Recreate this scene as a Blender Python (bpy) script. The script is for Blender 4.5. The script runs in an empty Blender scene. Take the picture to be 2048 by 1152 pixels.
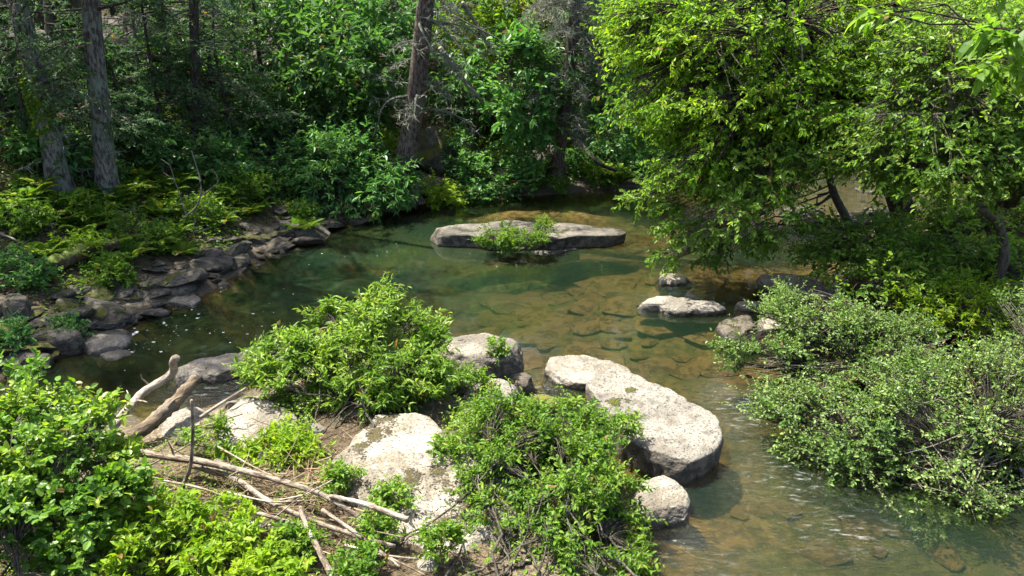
import bpy, bmesh, math
import numpy as np
from math import radians, sin, cos, pi

rng = np.random.default_rng(11)
scene = bpy.context.scene
COL = scene.collection

# ------------------------------------------------------------------ camera geometry
FPX = 1460.0                      # focal length in pixels of the 2048 wide photograph
CAMH, PITCH = 4.5, radians(20)

def ray(u, v):
    a, b = (u - 1024) / FPX, (v - 576) / FPX
    return np.array([a, cos(PITCH) - b * sin(PITCH), -(sin(PITCH) + b * cos(PITCH))])

def at(u, v, z=0.0):              # point of height z seen at a pixel
    d = ray(u, v); t = (z - CAMH) / d[2]
    return np.array([0, 0, CAMH]) + d * t

def aty(u, v, y):                 # point at forward distance y seen at a pixel
    d = ray(u, v); t = y / d[1]
    return np.array([0, 0, CAMH]) + d * t

def scale_at(p):                  # metres per photo pixel at a point
    dp = p[1] * cos(PITCH) - (p[2] - CAMH) * sin(PITCH)
    return dp / FPX

# ------------------------------------------------------------------ noise
def _hash(ix, iy, iz, seed):
    h = (ix * 374761393 + iy * 668265263 + iz * 2147483647 + seed * 974634777) & 0xFFFFFFFF
    h = ((h ^ (h >> 13)) * 1274126177) & 0xFFFFFFFF
    h = h ^ (h >> 16)
    return (h & 0xFFFF) / 65535.0

def vnoise(p, seed=0):            # value noise, p (N,3) -> [-1,1]
    p = np.asarray(p, float)
    i = np.floor(p).astype(np.int64); f = p - i
    f = f * f * (3 - 2 * f)
    r = 0
    for dx in (0, 1):
        wx = f[:, 0] if dx else 1 - f[:, 0]
        for dy in (0, 1):
            wy = f[:, 1] if dy else 1 - f[:, 1]
            for dz in (0, 1):
                wz = f[:, 2] if dz else 1 - f[:, 2]
                r = r + wx * wy * wz * _hash(i[:, 0] + dx, i[:, 1] + dy, i[:, 2] + dz, seed)
    return r * 2 - 1

def fbm(p, oct=4, seed=0):
    s, a, t = 0, 1.0, 0
    for k in range(oct):
        s = s + a * vnoise(np.asarray(p) * 2 ** k + k * 17.3, seed + k); t += a; a *= .5
    return s / t

# ------------------------------------------------------------------ objects
def tag(o, label=None, cat=None, group=None, kind=None):
    if label: o['label'] = label
    if cat: o['category'] = cat
    if group: o['group'] = group
    if kind: o['kind'] = kind
    return o

def thing(name, label, cat, loc=(0, 0, 0), group=None):
    o = bpy.data.objects.new(name, None); COL.objects.link(o)
    o.location = tuple(float(c) for c in loc); o.empty_display_size = .2
    return tag(o, label, cat, group)

class MB:
    def __init__(s):
        s.v, s.f, s.a, s.n = [], [], [], 0
    def add(s, v, faces, a=None):
        v = np.asarray(v, np.float32).reshape(-1, 3)
        for f in (faces if isinstance(faces, list) else [faces]):
            s.f.append(np.asarray(f, np.int64) + s.n)
        s.v.append(v)
        s.a.append(np.zeros(len(v), np.float32) if a is None else np.asarray(a, np.float32))
        s.n += len(v)
    def mesh(s, name, origin=(0, 0, 0), smooth=False):
        me = bpy.data.meshes.new(name)
        V = np.concatenate(s.v) - np.asarray(origin, np.float32)
        me.vertices.add(len(V)); me.vertices.foreach_set('co', V.astype(np.float32).ravel())
        loops = np.concatenate([f.ravel() for f in s.f]).astype(np.int32)
        tot = np.concatenate([np.full(len(f), f.shape[1], np.int32) for f in s.f])
        st = np.concatenate([[0], np.cumsum(tot)[:-1]]).astype(np.int32)
        me.loops.add(len(loops)); me.loops.foreach_set('vertex_index', loops)
        me.polygons.add(len(tot)); me.polygons.foreach_set('loop_start', st)
        me.polygons.foreach_set('use_smooth', np.full(len(tot), smooth, bool))
        A = np.concatenate(s.a)
        at_ = me.attributes.new('rnd', 'FLOAT', 'POINT'); at_.data.foreach_set('value', A)
        me.update(calc_edges=True)
        return me
    def build(s, name, mat, parent=None, origin=None, smooth=False):
        if origin is None:
            origin = tuple(parent.location) if parent is not None else (0, 0, 0)
        me = s.mesh(name, origin, smooth)
        o = bpy.data.objects.new(name, me); COL.objects.link(o)
        if parent is not None: o.parent = parent
        else: o.location = tuple(float(c) for c in origin)
        me.materials.append(mat)
        return o

def nrm(a):
    return a / np.maximum(np.linalg.norm(a, axis=-1, keepdims=True), 1e-9)

def tubes(mb, P, R, k=5, a=None, jit=0):
    """P (M,N,3) centre lines, R (M,N) radii"""
    P = np.asarray(P, float)
    if P.ndim == 2: P = P[None]; R = np.asarray(R, float)[None]
    M, N, _ = P.shape
    T = nrm(np.gradient(P, axis=1))
    ref = np.where(np.abs(T[:, :1, 2:3]) < .8, np.array([0, 0, 1.]), np.array([1., 0, 0]))
    U = nrm(np.cross(T, np.broadcast_to(ref, T.shape))); W = np.cross(T, U)
    th = np.arange(k) * 2 * pi / k
    rr = R[:, :, None] * np.ones(k)
    if jit: rr = rr * (1 + jit * rng.standard_normal(rr.shape))
    V = P[:, :, None, :] + rr[..., None] * (np.cos(th)[:, None] * U[:, :, None, :] + np.sin(th)[:, None] * W[:, :, None, :])
    base = (np.arange(M) * N * k)[:, None, None] + (np.arange(N - 1) * k)[None, :, None]
    j = np.arange(k); j2 = (j + 1) % k
    q = np.stack([base + j, base + j2, base + k + j2, base + k + j], -1).reshape(-1, 4)
    av = None if a is None else np.repeat(np.broadcast_to(a, (M,)), N * k)
    mb.add(V.reshape(-1, 3), q, av)

def curves(p0, d0, L, n, wander=.1, up=0., droop=0.):
    p = np.array(p0, float); d = nrm(np.array(d0, float)); M = len(p)
    L = np.broadcast_to(np.asarray(L, float), (M,))[:, None]
    out = [p.copy()]
    for i in range(n):
        d = d + wander * rng.standard_normal((M, 3))
        d[:, 2] += up - droop * (i / n)
        d = nrm(d); p = p + d * L / n
        out.append(p.copy())
    return np.stack(out, 1)

def bez(a, c, b, n):
    t = np.linspace(0, 1, n)[None, :, None]
    return (1 - t) ** 2 * a[:, None] + 2 * t * (1 - t) * c[:, None] + t * t * b[:, None]

# leaf templates: (x along, y across, z up), faces
def tmpl_near():
    v = np.array([[0, 0, 0], [.3, 0, .03], [.65, 0, .02], [1, 0, -.1], [.28, .42, .10], [.62, .40, .08], [.28, -.42, .10], [.62, -.40, .08]])
    return v, [np.array([[1, 2, 5, 4], [1, 6, 7, 2]]), np.array([[0, 1, 4], [0, 6, 1], [2, 3, 5], [2, 7, 3]])]
def tmpl_mid():
    v = np.array([[0, 0, 0], [1, 0, -.08], [.3, .42, .10], [.66, .38, .06], [.3, -.42, .10], [.66, -.38, .06]])
    return v, [np.array([[0, 1, 3, 2], [0, 4, 5, 1]])]
def tmpl_far():
    v = np.array([[0, 0, 0], [.5, .45, .09], [1, 0, -.04], [.5, -.45, .09]])
    return v, [np.array([[0, 2, 1], [0, 3, 2]])]
def tmpl_strip():
    v = np.array([[0, .4, 0], [0, -.4, 0], [1, 0, 0]])
    return v, [np.array([[0, 1, 2]])]
def tmpl_round():
    v = np.array([[0, 0, 0], [1, 0, -.06], [.12, .34, .06], [.5, .52, .09], [.88, .3, .03], [.12, -.34, .06], [.5, -.52, .09], [.88, -.3, .03]])
    return v, [np.array([[0, 3, 2], [1, 4, 3], [0, 1, 3], [0, 5, 6], [1, 6, 7], [0, 6, 1]])]
NEAR, MID, FAR, STRIP, ROUND = tmpl_near(), tmpl_mid(), tmpl_far(), tmpl_strip(), tmpl_round()

def leaves(mb, P, A, Nn, L, W, tm, a):
    M = len(P)
    if not M: return
    tv, tf = tm
    A = nrm(A); Nn = nrm(Nn - A * (Nn * A).sum(1, keepdims=True)); S = np.cross(Nn, A)
    L = np.broadcast_to(L, (M,))[:, None, None]; W = np.broadcast_to(W, (M,))[:, None, None]
    V = P[:, None] + A[:, None] * tv[None, :, 0:1] * L + S[:, None] * tv[None, :, 1:2] * W + Nn[:, None] * tv[None, :, 2:3] * L
    off = (np.arange(M) * len(tv))[:, None, None]
    mb.add(V.reshape(-1, 3), [(f[None] + off).reshape(-1, f.shape[1]) for f in tf], np.repeat(a, len(tv)))

def polyline(pts, n):
    pts = np.asarray(pts, float)
    s = np.concatenate([[0], np.cumsum(np.linalg.norm(np.diff(pts, axis=0), axis=1))])
    t = np.linspace(0, s[-1], n)
    P = np.stack([np.interp(t, s, pts[:, i]) for i in range(3)], 1)
    for _ in range(2):
        P[1:-1] = .25 * P[:-2] + .5 * P[1:-1] + .25 * P[2:]
    return P

# ------------------------------------------------------------------ materials
class Mat:
    def __init__(s, name):
        s.m = bpy.data.materials.new(name); s.m.use_nodes = True
        s.t = s.m.node_tree; s.t.nodes.clear()
        s.out = s.t.nodes.new('ShaderNodeOutputMaterial')
    def n(s, ty, ins=None, **pr):
        nd = s.t.nodes.new('ShaderNode' + ty)
        for k, v in pr.items(): setattr(nd, k, v)
        for k, v in (ins or {}).items():
            sk = nd.inputs[k]
            if isinstance(v, bpy.types.NodeSocket): s.t.links.new(v, sk)
            else: sk.default_value = v
        return nd
    def link(s, a, b): s.t.links.new(a, b)
    def ramp(s, fac, stops):
        nd = s.n('ValToRGB', {0: fac}); cr = nd.color_ramp
        while len(cr.elements) < len(stops): cr.elements.new(.5)
        for e, (p, c) in zip(cr.elements, stops):
            e.position = p; e.color = (*c, 1) if not isinstance(c, float) else (c, c, c, 1)
        return nd.outputs[0]
    def noise(s, vec, scale, detail=4, rough=.55, dist=0, out=0):
        return s.n('TexNoise', {'Vector': vec, 'Scale': scale, 'Detail': detail, 'Roughness': rough, 'Distortion': dist}).outputs[out]
    def mix(s, fac, a, b, mode='MIX'):
        nd = s.n('MixRGB', {0: fac, 1: a if isinstance(a, bpy.types.NodeSocket) else (*a, 1), 2: b if isinstance(b, bpy.types.NodeSocket) else (*b, 1)}, blend_type=mode)
        return nd.outputs[0]
    def math(s, op, a, b=0., c=0., clamp=False):
        return s.n('Math', {0: a, 1: b, 2: c}, operation=op, use_clamp=clamp).outputs[0]
    def step(s, v, lo, hi):
        return s.n('MapRange', {0: v, 1: lo, 2: hi}, interpolation_type='SMOOTHSTEP').outputs[0]
    def bump(s, h, strength=.5, dist=.02, normal=None):
        ins = {'Height': h, 'Strength': strength, 'Distance': dist}
        if normal is not None: ins['Normal'] = normal
        return s.n('Bump', ins).outputs[0]

def leaf_mat(name, c0, c1, c2, trans=.45, rough=.42, tcol=(1.25, 1.25, .55), spec=.5):
    m = Mat(name)
    at_ = m.n('Attribute', attribute_name='rnd').outputs['Fac']
    col = m.ramp(at_, [(0., c0), (.5, c1), (.95, c2), (.99, (c2[0] * 1.1, c2[1] * .72, c2[2] * .7)), (1., (.20, .12, .04))])
    p = m.n('BsdfPrincipled', {'Base Color': col, 'Roughness': rough, 'Specular IOR Level': spec})
    tc = m.mix(1., col, tcol, 'MULTIPLY')
    t = m.n('BsdfTranslucent', {'Color': tc})
    x = m.n('MixShader', {0: trans, 1: p.outputs[0], 2: t.outputs[0]})
    m.link(x.outputs[0], m.out.inputs[0])
    return m.m

def bark_mat(name, dark, light, lichen=(.16, .19, .15), lich=.4, vs=18., moss=0.):
    m = Mat(name)
    co = m.n('TexCoord').outputs['Object']
    mp = m.n('Mapping', {0: co, 3: (1, 1, .34)}).outputs[0]
    ridge = m.noise(mp, vs, 5, .65, .4)
    fine = m.noise(co, 60, 3)
    col = m.mix(m.step(ridge, .40, .60), dark, light)
    col = m.mix(m.math('MULTIPLY', m.step(m.noise(co, 2.6, 5, .65), .48, .62), lich), col, lichen)
    col = m.mix(m.math('MULTIPLY', fine, .35), col, (.02, .017, .014))
    if moss:
        nz = m.n('SeparateXYZ', {0: m.n('NewGeometry').outputs['Normal']}).outputs[2]
        f = m.math('MULTIPLY', m.step(m.math('ADD', nz, m.math('MULTIPLY', m.noise(co, 5, 4), 1.2)), .9, 1.3), moss)
        col = m.mix(f, col, (.10, .13, .02))
    p = m.n('BsdfPrincipled', {'Base Color': col, 'Roughness': .85, 'Specular IOR Level': .25})
    m.link(m.bump(m.math('ADD', ridge, m.math('MULTIPLY', fine, .3)), .9, .03), p.inputs['Normal'])
    m.link(p.outputs[0], m.out.inputs[0])
    return m.m

def rock_mat(name, c0, c1, speck=.5, moss=.4, mossc=(.10, .11, .02), wet=.14, under=(.035, .03, .024), spots=()):
    m = Mat(name)
    geo = m.n('NewGeometry'); tco = m.n('TexCoord').outputs['Object']
    oi = m.n('ObjectInfo').outputs['Random']
    co = m.n('VectorMath', {0: tco, 1: m.n('CombineXYZ', {0: m.math('MULTIPLY', oi, 31.), 1: m.math('MULTIPLY', oi, 57.)}).outputs[0]}, operation='ADD').outputs[0]
    big = m.noise(co, 1.9, 5, .6)
    col = m.mix(m.step(big, .38, .62), c0, c1)
    col = m.mix(.16, col, m.ramp(oi, [(0, (.13, .11, .08)), (.5, (.22, .21, .195)), (1, (.22, .165, .10))]))
    patch = m.n('TexNoise', {'Vector': co, 'Scale': 3.4, 'Detail': 7., 'Roughness': .72, 'Distortion': .8}).outputs[0]
    col = m.mix(m.math('MULTIPLY', m.step(patch, .52, .60), .5), col, tuple(c * .55 for c in c0))
    blot = m.noise(co, 7, 6, .7)
    col = m.mix(m.math('MULTIPLY', m.step(blot, .50, .64), .65 * speck), col, (.11, .09, .065))
    fine = m.noise(co, 42, 4, .65)
    col = m.mix(m.math('MULTIPLY', m.step(fine, .535, .60), .9 * speck), col, (.035, .032, .03))
    col = m.mix(m.math('MULTIPLY', m.step(m.noise(co, 16, 3), .62, .7), .5), col, tuple(min(.5, c * 1.5) for c in c1))
    sp = m.n('SeparateXYZ', {0: geo.outputs['Position']}).outputs[2]
    nz = m.n('SeparateXYZ', {0: geo.outputs['Normal']}).outputs[2]
    # steep sides coloured darker, mottled brown
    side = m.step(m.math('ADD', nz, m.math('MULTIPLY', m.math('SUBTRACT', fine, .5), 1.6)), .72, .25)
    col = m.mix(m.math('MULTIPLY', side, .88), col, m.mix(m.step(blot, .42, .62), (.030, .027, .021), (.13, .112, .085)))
    mo = m.math('ADD', m.noise(co, 2.3, 6, .68), m.math('MULTIPLY', m.math('SUBTRACT', fine, .5), .35))
    mf = m.math('MULTIPLY', m.step(mo, .72 - .3 * moss, .80 - .3 * moss), m.step(nz, .1, .6))
    mcol = m.mix(fine, mossc, tuple(c * .35 for c in mossc))
    col = m.mix(mf, col, mcol)
    if spots:
        acc = None
        for (c_, r_) in spots:
            d_ = m.n('VectorMath', {0: geo.outputs['Position'], 1: tuple(c_)}, operation='DISTANCE').outputs['Value']
            d_ = m.math('ADD', d_, m.math('MULTIPLY', m.math('SUBTRACT', m.noise(co, 9, 5, .7), .5), .22))
            k_ = m.step(d_, r_ * 1.1, r_ * .85)
            acc = k_ if acc is None else m.math('MAXIMUM', acc, k_)
        col = m.mix(acc, col, mcol); mf = m.math('MAXIMUM', mf, acc)
    # band wetted by the stream, brown silt below the water line
    wl = m.math('ADD', sp, m.math('MULTIPLY', m.math('SUBTRACT', blot, .5), .16))
    col = m.mix(m.math('MULTIPLY', m.step(wl, wet, wet * .35), .85), col, under)
    col = m.mix(m.step(sp, .0, -.05), col, (.15, .095, .032))
    p = m.n('BsdfPrincipled', {'Base Color': col, 'Specular IOR Level': .3})
    m.link(m.math('SUBTRACT', .85, m.math('MULTIPLY', m.step(sp, .1, .03), .5)), p.inputs['Roughness'])
    h = m.math('ADD', m.math('ADD', m.math('MULTIPLY', blot, .8), m.math('MULTIPLY', fine, .35)), m.math('MULTIPLY', mf, .6))
    m.link(m.bump(h, .9, .045), p.inputs['Normal'])
    m.link(p.outputs[0], m.out.inputs[0])
    return m.m
# ------------------------------------------------------------------ terrain
def A2(l): return [at(u, v)[:2] for u, v in l]
far_bank = np.array(A2([(-400, 950), (-100, 800), (30, 742), (150, 700), (240, 662), (320, 618), (395, 592), (500, 528), (600, 482), (700, 442), (790, 426),
    (835, 412), (880, 404), (960, 396), (1060, 393), (1130, 387), (1250, 374), (1330, 362), (1450, 352), (1700, 341), (1950, 340)])
    + [(24, 25), (60, 29), (60, 110), (-70, 110), (-70, -20), (-13, -20), (-10, 3)])
island = np.array(A2([(-120, 900), (60, 800), (200, 790), (290, 850), (420, 812), (500, 778), (545, 740), (610, 725), (860, 705), (900, 705), (1020, 735), (1020, 790),
    (1050, 850), (1140, 885), (1205, 905), (1235, 960), (1255, 1010), (1285, 1060), (1300, 1152), (1330, 1300)]) + [(1.6, 2.5), (2, -20), (-9, -20), (-7.5, 2.5)])
right_bank = np.array(A2([(1925, 424), (1780, 440), (1715, 470), (1690, 520), (1735, 575), (1800, 625), (1860, 665), (1940, 700), (2060, 745), (2200, 850), (2350, 1000)])
    + [(8, 3), (11, -20), (70, -20), (70, 23), (20, 20.5)])

def sdf(poly, x, y):              # positive inside
    d = np.full(x.shape, 1e9); ins = np.zeros(x.shape, bool)
    n = len(poly)
    for i in range(n):
        a, b = poly[i], poly[(i + 1) % n]
        ex, ey = b - a; wx, wy = x - a[0], y - a[1]
        t = np.clip((wx * ex + wy * ey) / (ex * ex + ey * ey), 0, 1)
        d = np.minimum(d, (wx - ex * t) ** 2 + (wy - ey * t) ** 2)
        c = (a[1] > y) != (b[1] > y)
        with np.errstate(divide='ignore', invalid='ignore'):
            xi = a[0] + (y - a[1]) * ex / np.where(ey == 0, 1e-9, ey)
        ins ^= c & (x < xi)
    return np.where(ins, 1, -1) * np.sqrt(d)

def g2(x, y, c, sx, sy): return np.exp(-((x - c[0]) / sx) ** 2 - ((y - c[1]) / sy) ** 2)

def n2(x, y, s, seed, o=3):
    return fbm(np.stack([x.ravel() * s, y.ravel() * s, np.zeros(x.size)], 1), o, seed).reshape(x.shape)

def gz(x, y):
    x = np.asarray(x, float); y = np.asarray(y, float)
    wob = n2(x, y, .9, 3) * .22
    dF = sdf(far_bank, x, y) + wob; dI = sdf(island, x, y) + wob; dR = sdf(right_bank, x, y) + wob
    zf = np.where(dF < 2.5, .34 * dF, .85 + .5 * (dF - 2.5)); zf = np.where(zf > 17, 17 + (zf - 17) * .1, zf)
    zf = zf + np.clip(dF, 0, 6) * .07 * n2(x, y, .45, 8)
    # stepped rock ledges low on the wooded hillside
    zi = np.minimum(.3 * dI, .22 + .05 * dI)
    zr = np.where(dR < 1.5, .42 * dR, .63 + .16 * (dR - 1.5)); zr = np.minimum(zr, 2.2) + np.clip(dR, 0, 3) * .05 * n2(x, y, .8, 5)
    dmax = .33 + .95 * g2(x, y, at(560, 600), 3.4, 3.6) + .6 * g2(x, y, at(330, 660), 2.4, 2.) + .12 * g2(x, y, at(1000, 590), 2.5, 1.5) + .35 * g2(x, y, at(820, 480), 5, 2.) + .10 * n2(x, y, .7, 21)
    h1, h2, h3 = at(700, 540), at(1080, 425), at(960, 600)
    dmax = dmax - 1.05 * g2(x, y, h1, 1.0, .6) - .42 * g2(x, y, h2, 2.0, .8) - .15 * g2(x, y, h3, 1.6, 1.2)
    for c in [(1600, 440), (1760, 430), (1500, 445)]:
        dmax = dmax - .2 * g2(x, y, at(*c), 1.4, .9)
    dmax = np.maximum(dmax, .10)
    def shore(d, k): return np.where(d < 0, np.maximum(k * d, -dmax), 0)
    z = np.maximum(np.maximum(np.where(dF > 0, zf, np.maximum(.8 * dF, -dmax)), np.where(dI > 0, zi, np.maximum(.45 * dI, -dmax))),
                   np.where(dR > 0, zr, np.maximum(.4 * dR, -dmax)))
    return z + .035 * n2(x, y, 2.6, 40)

def hit(u, v, ymax=60):           # first ground point seen at a pixel
    d = ray(u, v); t = np.arange(4, ymax, .05)
    P = np.array([0, 0, CAMH]) + d * t[:, None]
    below = np.nonzero(P[:, 2] <= np.maximum(gz(P[:, 0], P[:, 1]), -.02))[0]
    return P[below[0]] if len(below) else P[-1]

def graded(lo, hi, c0, c1, fine, coarse):
    a = [c0]
    while a[-1] < c1: a.append(a[-1] + fine)
    while a[-1] < hi: a.append(a[-1] + min(coarse, fine + (a[-1] - c1) * .12))
    b = [c0]
    while b[-1] > lo: b.append(b[-1] - min(coarse, fine + (c0 - b[-1]) * .12))
    return np.array(b[:0:-1] + a)

def grid_mesh(name, xs, ys, zf, mat, kind, label=None, cat=None, extra=None):
    X, Y = np.meshgrid(xs, ys)
    Z = zf(X, Y)
    nx, ny = len(xs), len(ys)
    i = (np.arange(ny - 1)[:, None] * nx + np.arange(nx - 1)[None, :]).ravel()
    mb = MB(); a = extra(X, Y).ravel() if extra else None
    mb.add(np.stack([X, Y, Z], -1).reshape(-1, 3), np.stack([i, i + 1, i + nx + 1, i + nx], 1), a)
    o = mb.build(name, mat, smooth=True)
    tag(o, label, cat, None, kind)
    return o

def ground_mat():
    m = Mat('ground_soil')
    geo = m.n('NewGeometry'); pos = geo.outputs['Position']
    sp = m.n('SeparateXYZ', {0: pos}).outputs[2]
    big = m.noise(pos, .8, 5, .6); mid = m.noise(pos, 6, 5, .65); fine = m.noise(pos, 34, 4, .7)
    vor = m.n('TexVoronoi', {'Vector': pos, 'Scale': 17.}, feature='F1').outputs['Color']
    lit = m.mix(m.step(fine, .35, .65), (.028, .021, .013), (.10, .072, .042))
    lit = m.mix(m.math('MULTIPLY', m.step(mid, .5, .65), .6), lit, (.014, .011, .008))
    lit = m.mix(.25, lit, m.n('RGBToBW', {0: vor}).outputs[0], 'SOFT_LIGHT')
    lit = m.mix(m.math('MULTIPLY', m.step(big, .5, .68), .6), lit, (.035, .05, .015))
    grav = m.mix(m.step(fine, .4, .6), (.08, .062, .04), (.24, .20, .14))
    land = m.mix(m.step(sp, .33, .18), lit, grav)
    bed = m.mix(m.step(mid, .38, .62), (.05, .038, .012), (.17, .11, .034))
    bed = m.mix(m.math('MULTIPLY', m.step(big, .42, .6), .6), bed, (.05, .062, .012))
    bed = m.mix(m.math('MULTIPLY', fine, .35), bed, (.04, .03, .015))
    col = m.mix(m.step(sp, .03, -.03), land, bed)
    col = m.mix(m.math('MULTIPLY', m.math('MULTIPLY', m.step(sp, .16, .05), m.step(sp, -.05, .02)), .7), col, (.03, .022, .014))
    p = m.n('BsdfPrincipled', {'Base Color': col, 'Roughness': .9, 'Specular IOR Level': .2})
    m.link(m.bump(m.math('ADD', m.math('MULTIPLY', mid, 1.), m.math('MULTIPLY', fine, .5)), .8, .05), p.inputs['Normal'])
    m.link(p.outputs[0], m.out.inputs[0])
    return m.m

xs = graded(-70, 70, -9, 9, .13, 2.5); ys = graded(-20, 110, 3.5, 21, .13, 2.5)
grid_mesh('ground', xs, ys, gz, ground_mat(), 'structure', 'brown leaf strewn woodland floor and stony stream bed', 'ground')

# ------------------------------------------------------------------ water
def riffle(x, y):
    r = 0 * x
    for (u, v, sx, sy, w) in [(1500, 830, .55, 1.0, 1.), (1590, 960, .8, .7, .8), (1690, 1060, 1.0, .6, .7), (1420, 1130, 1.2, .8, .55), (1800, 1100, 1.2, .8, .4), (1600, 440, 1.6, 1.1, 1.), (1790, 432, 1.4, .8, .9),
                              (1240, 376, 1.6, .7, .8), (1080, 790, .45, .6, .9), (430, 775, .5, .5, 1.), (1850, 380, 3., 2., .55), (1560, 680, .5, .5, .5), (1380, 960, .3, .3, .6)]:
        r = np.maximum(r, w * g2(x, y, at(u, v), sx, sy))
    return r

def water_mat():
    m = Mat('stream_water')
    pos = m.n('NewGeometry').outputs['Position']
    dep = m.n('Attribute', attribute_name='rnd').outputs['Fac']
    rif = m.n('Attribute', attribute_name='riffle').outputs['Fac']
    # ripples: long low swell across the pool, short streaks drawn along the current where it runs fast
    flow = m.n('Mapping', {0: pos, 2: (0, 0, radians(38)), 3: (1., 3.2, 1.)}).outputs[0]
    n1 = m.noise(pos, 2.2, 3, .5, .6); n2_ = m.noise(flow, 5.5, 5, .62, .5); n3 = m.noise(pos, 13, 3, .5, .4)
    calm = m.math('ADD', m.math('MULTIPLY', n1, .5), m.math('MULTIPLY', n3, .09))
    h = m.math('ADD', m.math('MULTIPLY', calm, .22), m.math('MULTIPLY', m.math('MULTIPLY', n2_, rif), 2.4))
    nor = m.bump(h, .55, .09)
    murk = m.math('SUBTRACT', 1., m.math('POWER', 2.718, m.math('MULTIPLY', dep, -1.35)), clamp=True)
    silt = m.n("BsdfDiffuse", {0: m.mix(m.step(m.noise(pos, .35, 2), .4, .65), (.009, .021, .012), (.019, .029, .010))})
    clear = m.n('BsdfTransparent', {0: (.93, .92, .80, 1)})
    body = m.n('MixShader', {0: murk, 1: clear.outputs[0], 2: silt.outputs[0]})
    gl = m.n('BsdfGlossy', {'Color': (1, 1, 1, 1), 'Roughness': .035, 'Normal': nor})
    fr = m.n('Fresnel', {'IOR': 1.33, 'Normal': nor}).outputs[0]
    sh = m.n('MixShader', {0: fr, 1: body.outputs[0], 2: gl.outputs[0]})
    # broken white water, plus white streaks painted in for sun glints
    foam_glint = m.math('MULTIPLY', m.step(m.noise(flow, 6, 4, .7), .54, .72), m.step(rif, .35, .9))
    foam = m.n('BsdfDiffuse', {0: (.7, .73, .75, 1)})
    sh2 = m.n('MixShader', {0: m.math('MULTIPLY', foam_glint, .3), 1: sh.outputs[0], 2: foam.outputs[0]})
    m.link(sh2.outputs[0], m.out.inputs[0])
    return m.m

wx = graded(-30, 60, -9, 9, .16, 1.); wy = graded(-18, 34, 3.5, 24, .16, 1.)
WX, WY = np.meshgrid(wx, wy)
Zg = gz(WX, WY)
def wz(x, y): return 0.012 * riffle(x, y) * n2(x, y, 3., 71)
water = grid_mesh('water', wx, wy, wz, water_mat(), 'structure', 'dark green stream pool turning clear amber over stones', 'water', lambda x, y: np.clip(-Zg, 0, 2))
ra = water.data.attributes.new('riffle', 'FLOAT', 'POINT'); ra.data.foreach_set('value', riffle(WX, WY).ravel().astype(np.float32))
# ------------------------------------------------------------------ materials in use
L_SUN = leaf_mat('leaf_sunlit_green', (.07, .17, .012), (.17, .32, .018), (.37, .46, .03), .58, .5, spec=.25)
L_CANOPY = leaf_mat('leaf_canopy_green', (.06, .15, .014), (.145, .27, .028), (.30, .40, .06), .55, .45, spec=.35)
L_BUSH = leaf_mat('leaf_willow_green', (.06, .14, .010), (.145, .26, .022), (.33, .41, .08), .45, .48, spec=.3)
L_ROUND = leaf_mat('leaf_round_green', (.045, .13, .014), (.125, .245, .024), (.30, .38, .035), .48, .45, spec=.35)
L_PALE = leaf_mat('leaf_privet_green', (.055, .125, .022), (.135, .235, .048), (.32, .40, .13), .42, .45, spec=.35)
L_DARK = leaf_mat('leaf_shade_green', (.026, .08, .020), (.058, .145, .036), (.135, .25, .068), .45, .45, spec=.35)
L_FRESH = leaf_mat('leaf_fresh_green', (.034, .115, .026), (.08, .21, .046), (.18, .33, .085), .45, .45, spec=.35)
L_HERB = leaf_mat('leaf_herb_green', (.045, .125, .010), (.11, .215, .018), (.25, .33, .03), .45, .48, spec=.25)
L_LIME = leaf_mat('leaf_lime_green', (.09, .19, .008), (.19, .31, .014), (.37, .43, .035), .5, .48, spec=.25)
L_NEEDLE = leaf_mat('hemlock_needles', (.022, .065, .024), (.06, .145, .05), (.15, .25, .10), .35, .6, spec=.2)
L_GREY = leaf_mat('lichen_grey_twigs', (.10, .11, .085), (.22, .235, .175), (.38, .36, .27), .15, .8, (1, 1, 1), .1)
L_LITTER = leaf_mat('fallen_leaf_brown', (.035, .022, .012), (.075, .05, .026), (.14, .10, .055), .2, .7, (1, 1, 1), .2)
L_DRY = leaf_mat('dry_straw', (.11, .075, .035), (.21, .15, .08), (.33, .26, .16), .2, .8, (1, 1, 1), .2)
B_GREY = bark_mat('grey_fissured_bark', (.045, .04, .033), (.20, .185, .155), (.19, .235, .17), .55, 20)
B_DARK = bark_mat('dark_brown_bark', (.014, .010, .008), (.085, .062, .048), (.10, .10, .08), .3, 30)
B_RED = bark_mat('brown_hemlock_bark', (.03, .021, .017), (.15, .11, .088), (.17, .18, .13), .4, 22, .4)
B_TWIG = bark_mat('twig_bark', (.13, .11, .085), (.30, .26, .205), (.33, .33, .27), .5, 30)
B_SHRUB = bark_mat('shrub_stem_bark', (.035, .03, .02), (.10, .085, .06), (.15, .15, .12), .4, 30)
B_PALE = bark_mat('pale_driftwood', (.17, .13, .09), (.40, .345, .27), (.46, .43, .37), .5, 22)
B_TAN = bark_mat('tan_stripped_wood', (.07, .05, .03), (.20, .15, .095), (.26, .225, .17), .45, 16)
B_LOG = bark_mat('weathered_branch_bark', (.09, .065, .045), (.27, .22, .165), (.34, .31, .25), .5, 26)
B_MOSSY = bark_mat('mossy_rotten_log', (.03, .02, .01), (.10, .06, .03), (.12, .13, .05), .6, 12, .9)
R_PALE = rock_mat('pale_boulder_stone', (.14, .125, .095), (.28, .258, .21), .85, .15, wet=.05)
R_MOSS = rock_mat('moss_patched_boulder_stone', (.15, .132, .095), (.32, .295, .24), .85, .58, (.085, .07, .018))
R_GREY = rock_mat('grey_shore_stone', (.028, .024, .016), (.085, .072, .05), .6, .6, (.055, .065, .010), .06)
R_SLAB = rock_mat('weathered_slab_stone', (.10, .088, .066), (.23, .205, .16), .9, .3, wet=.06)
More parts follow.
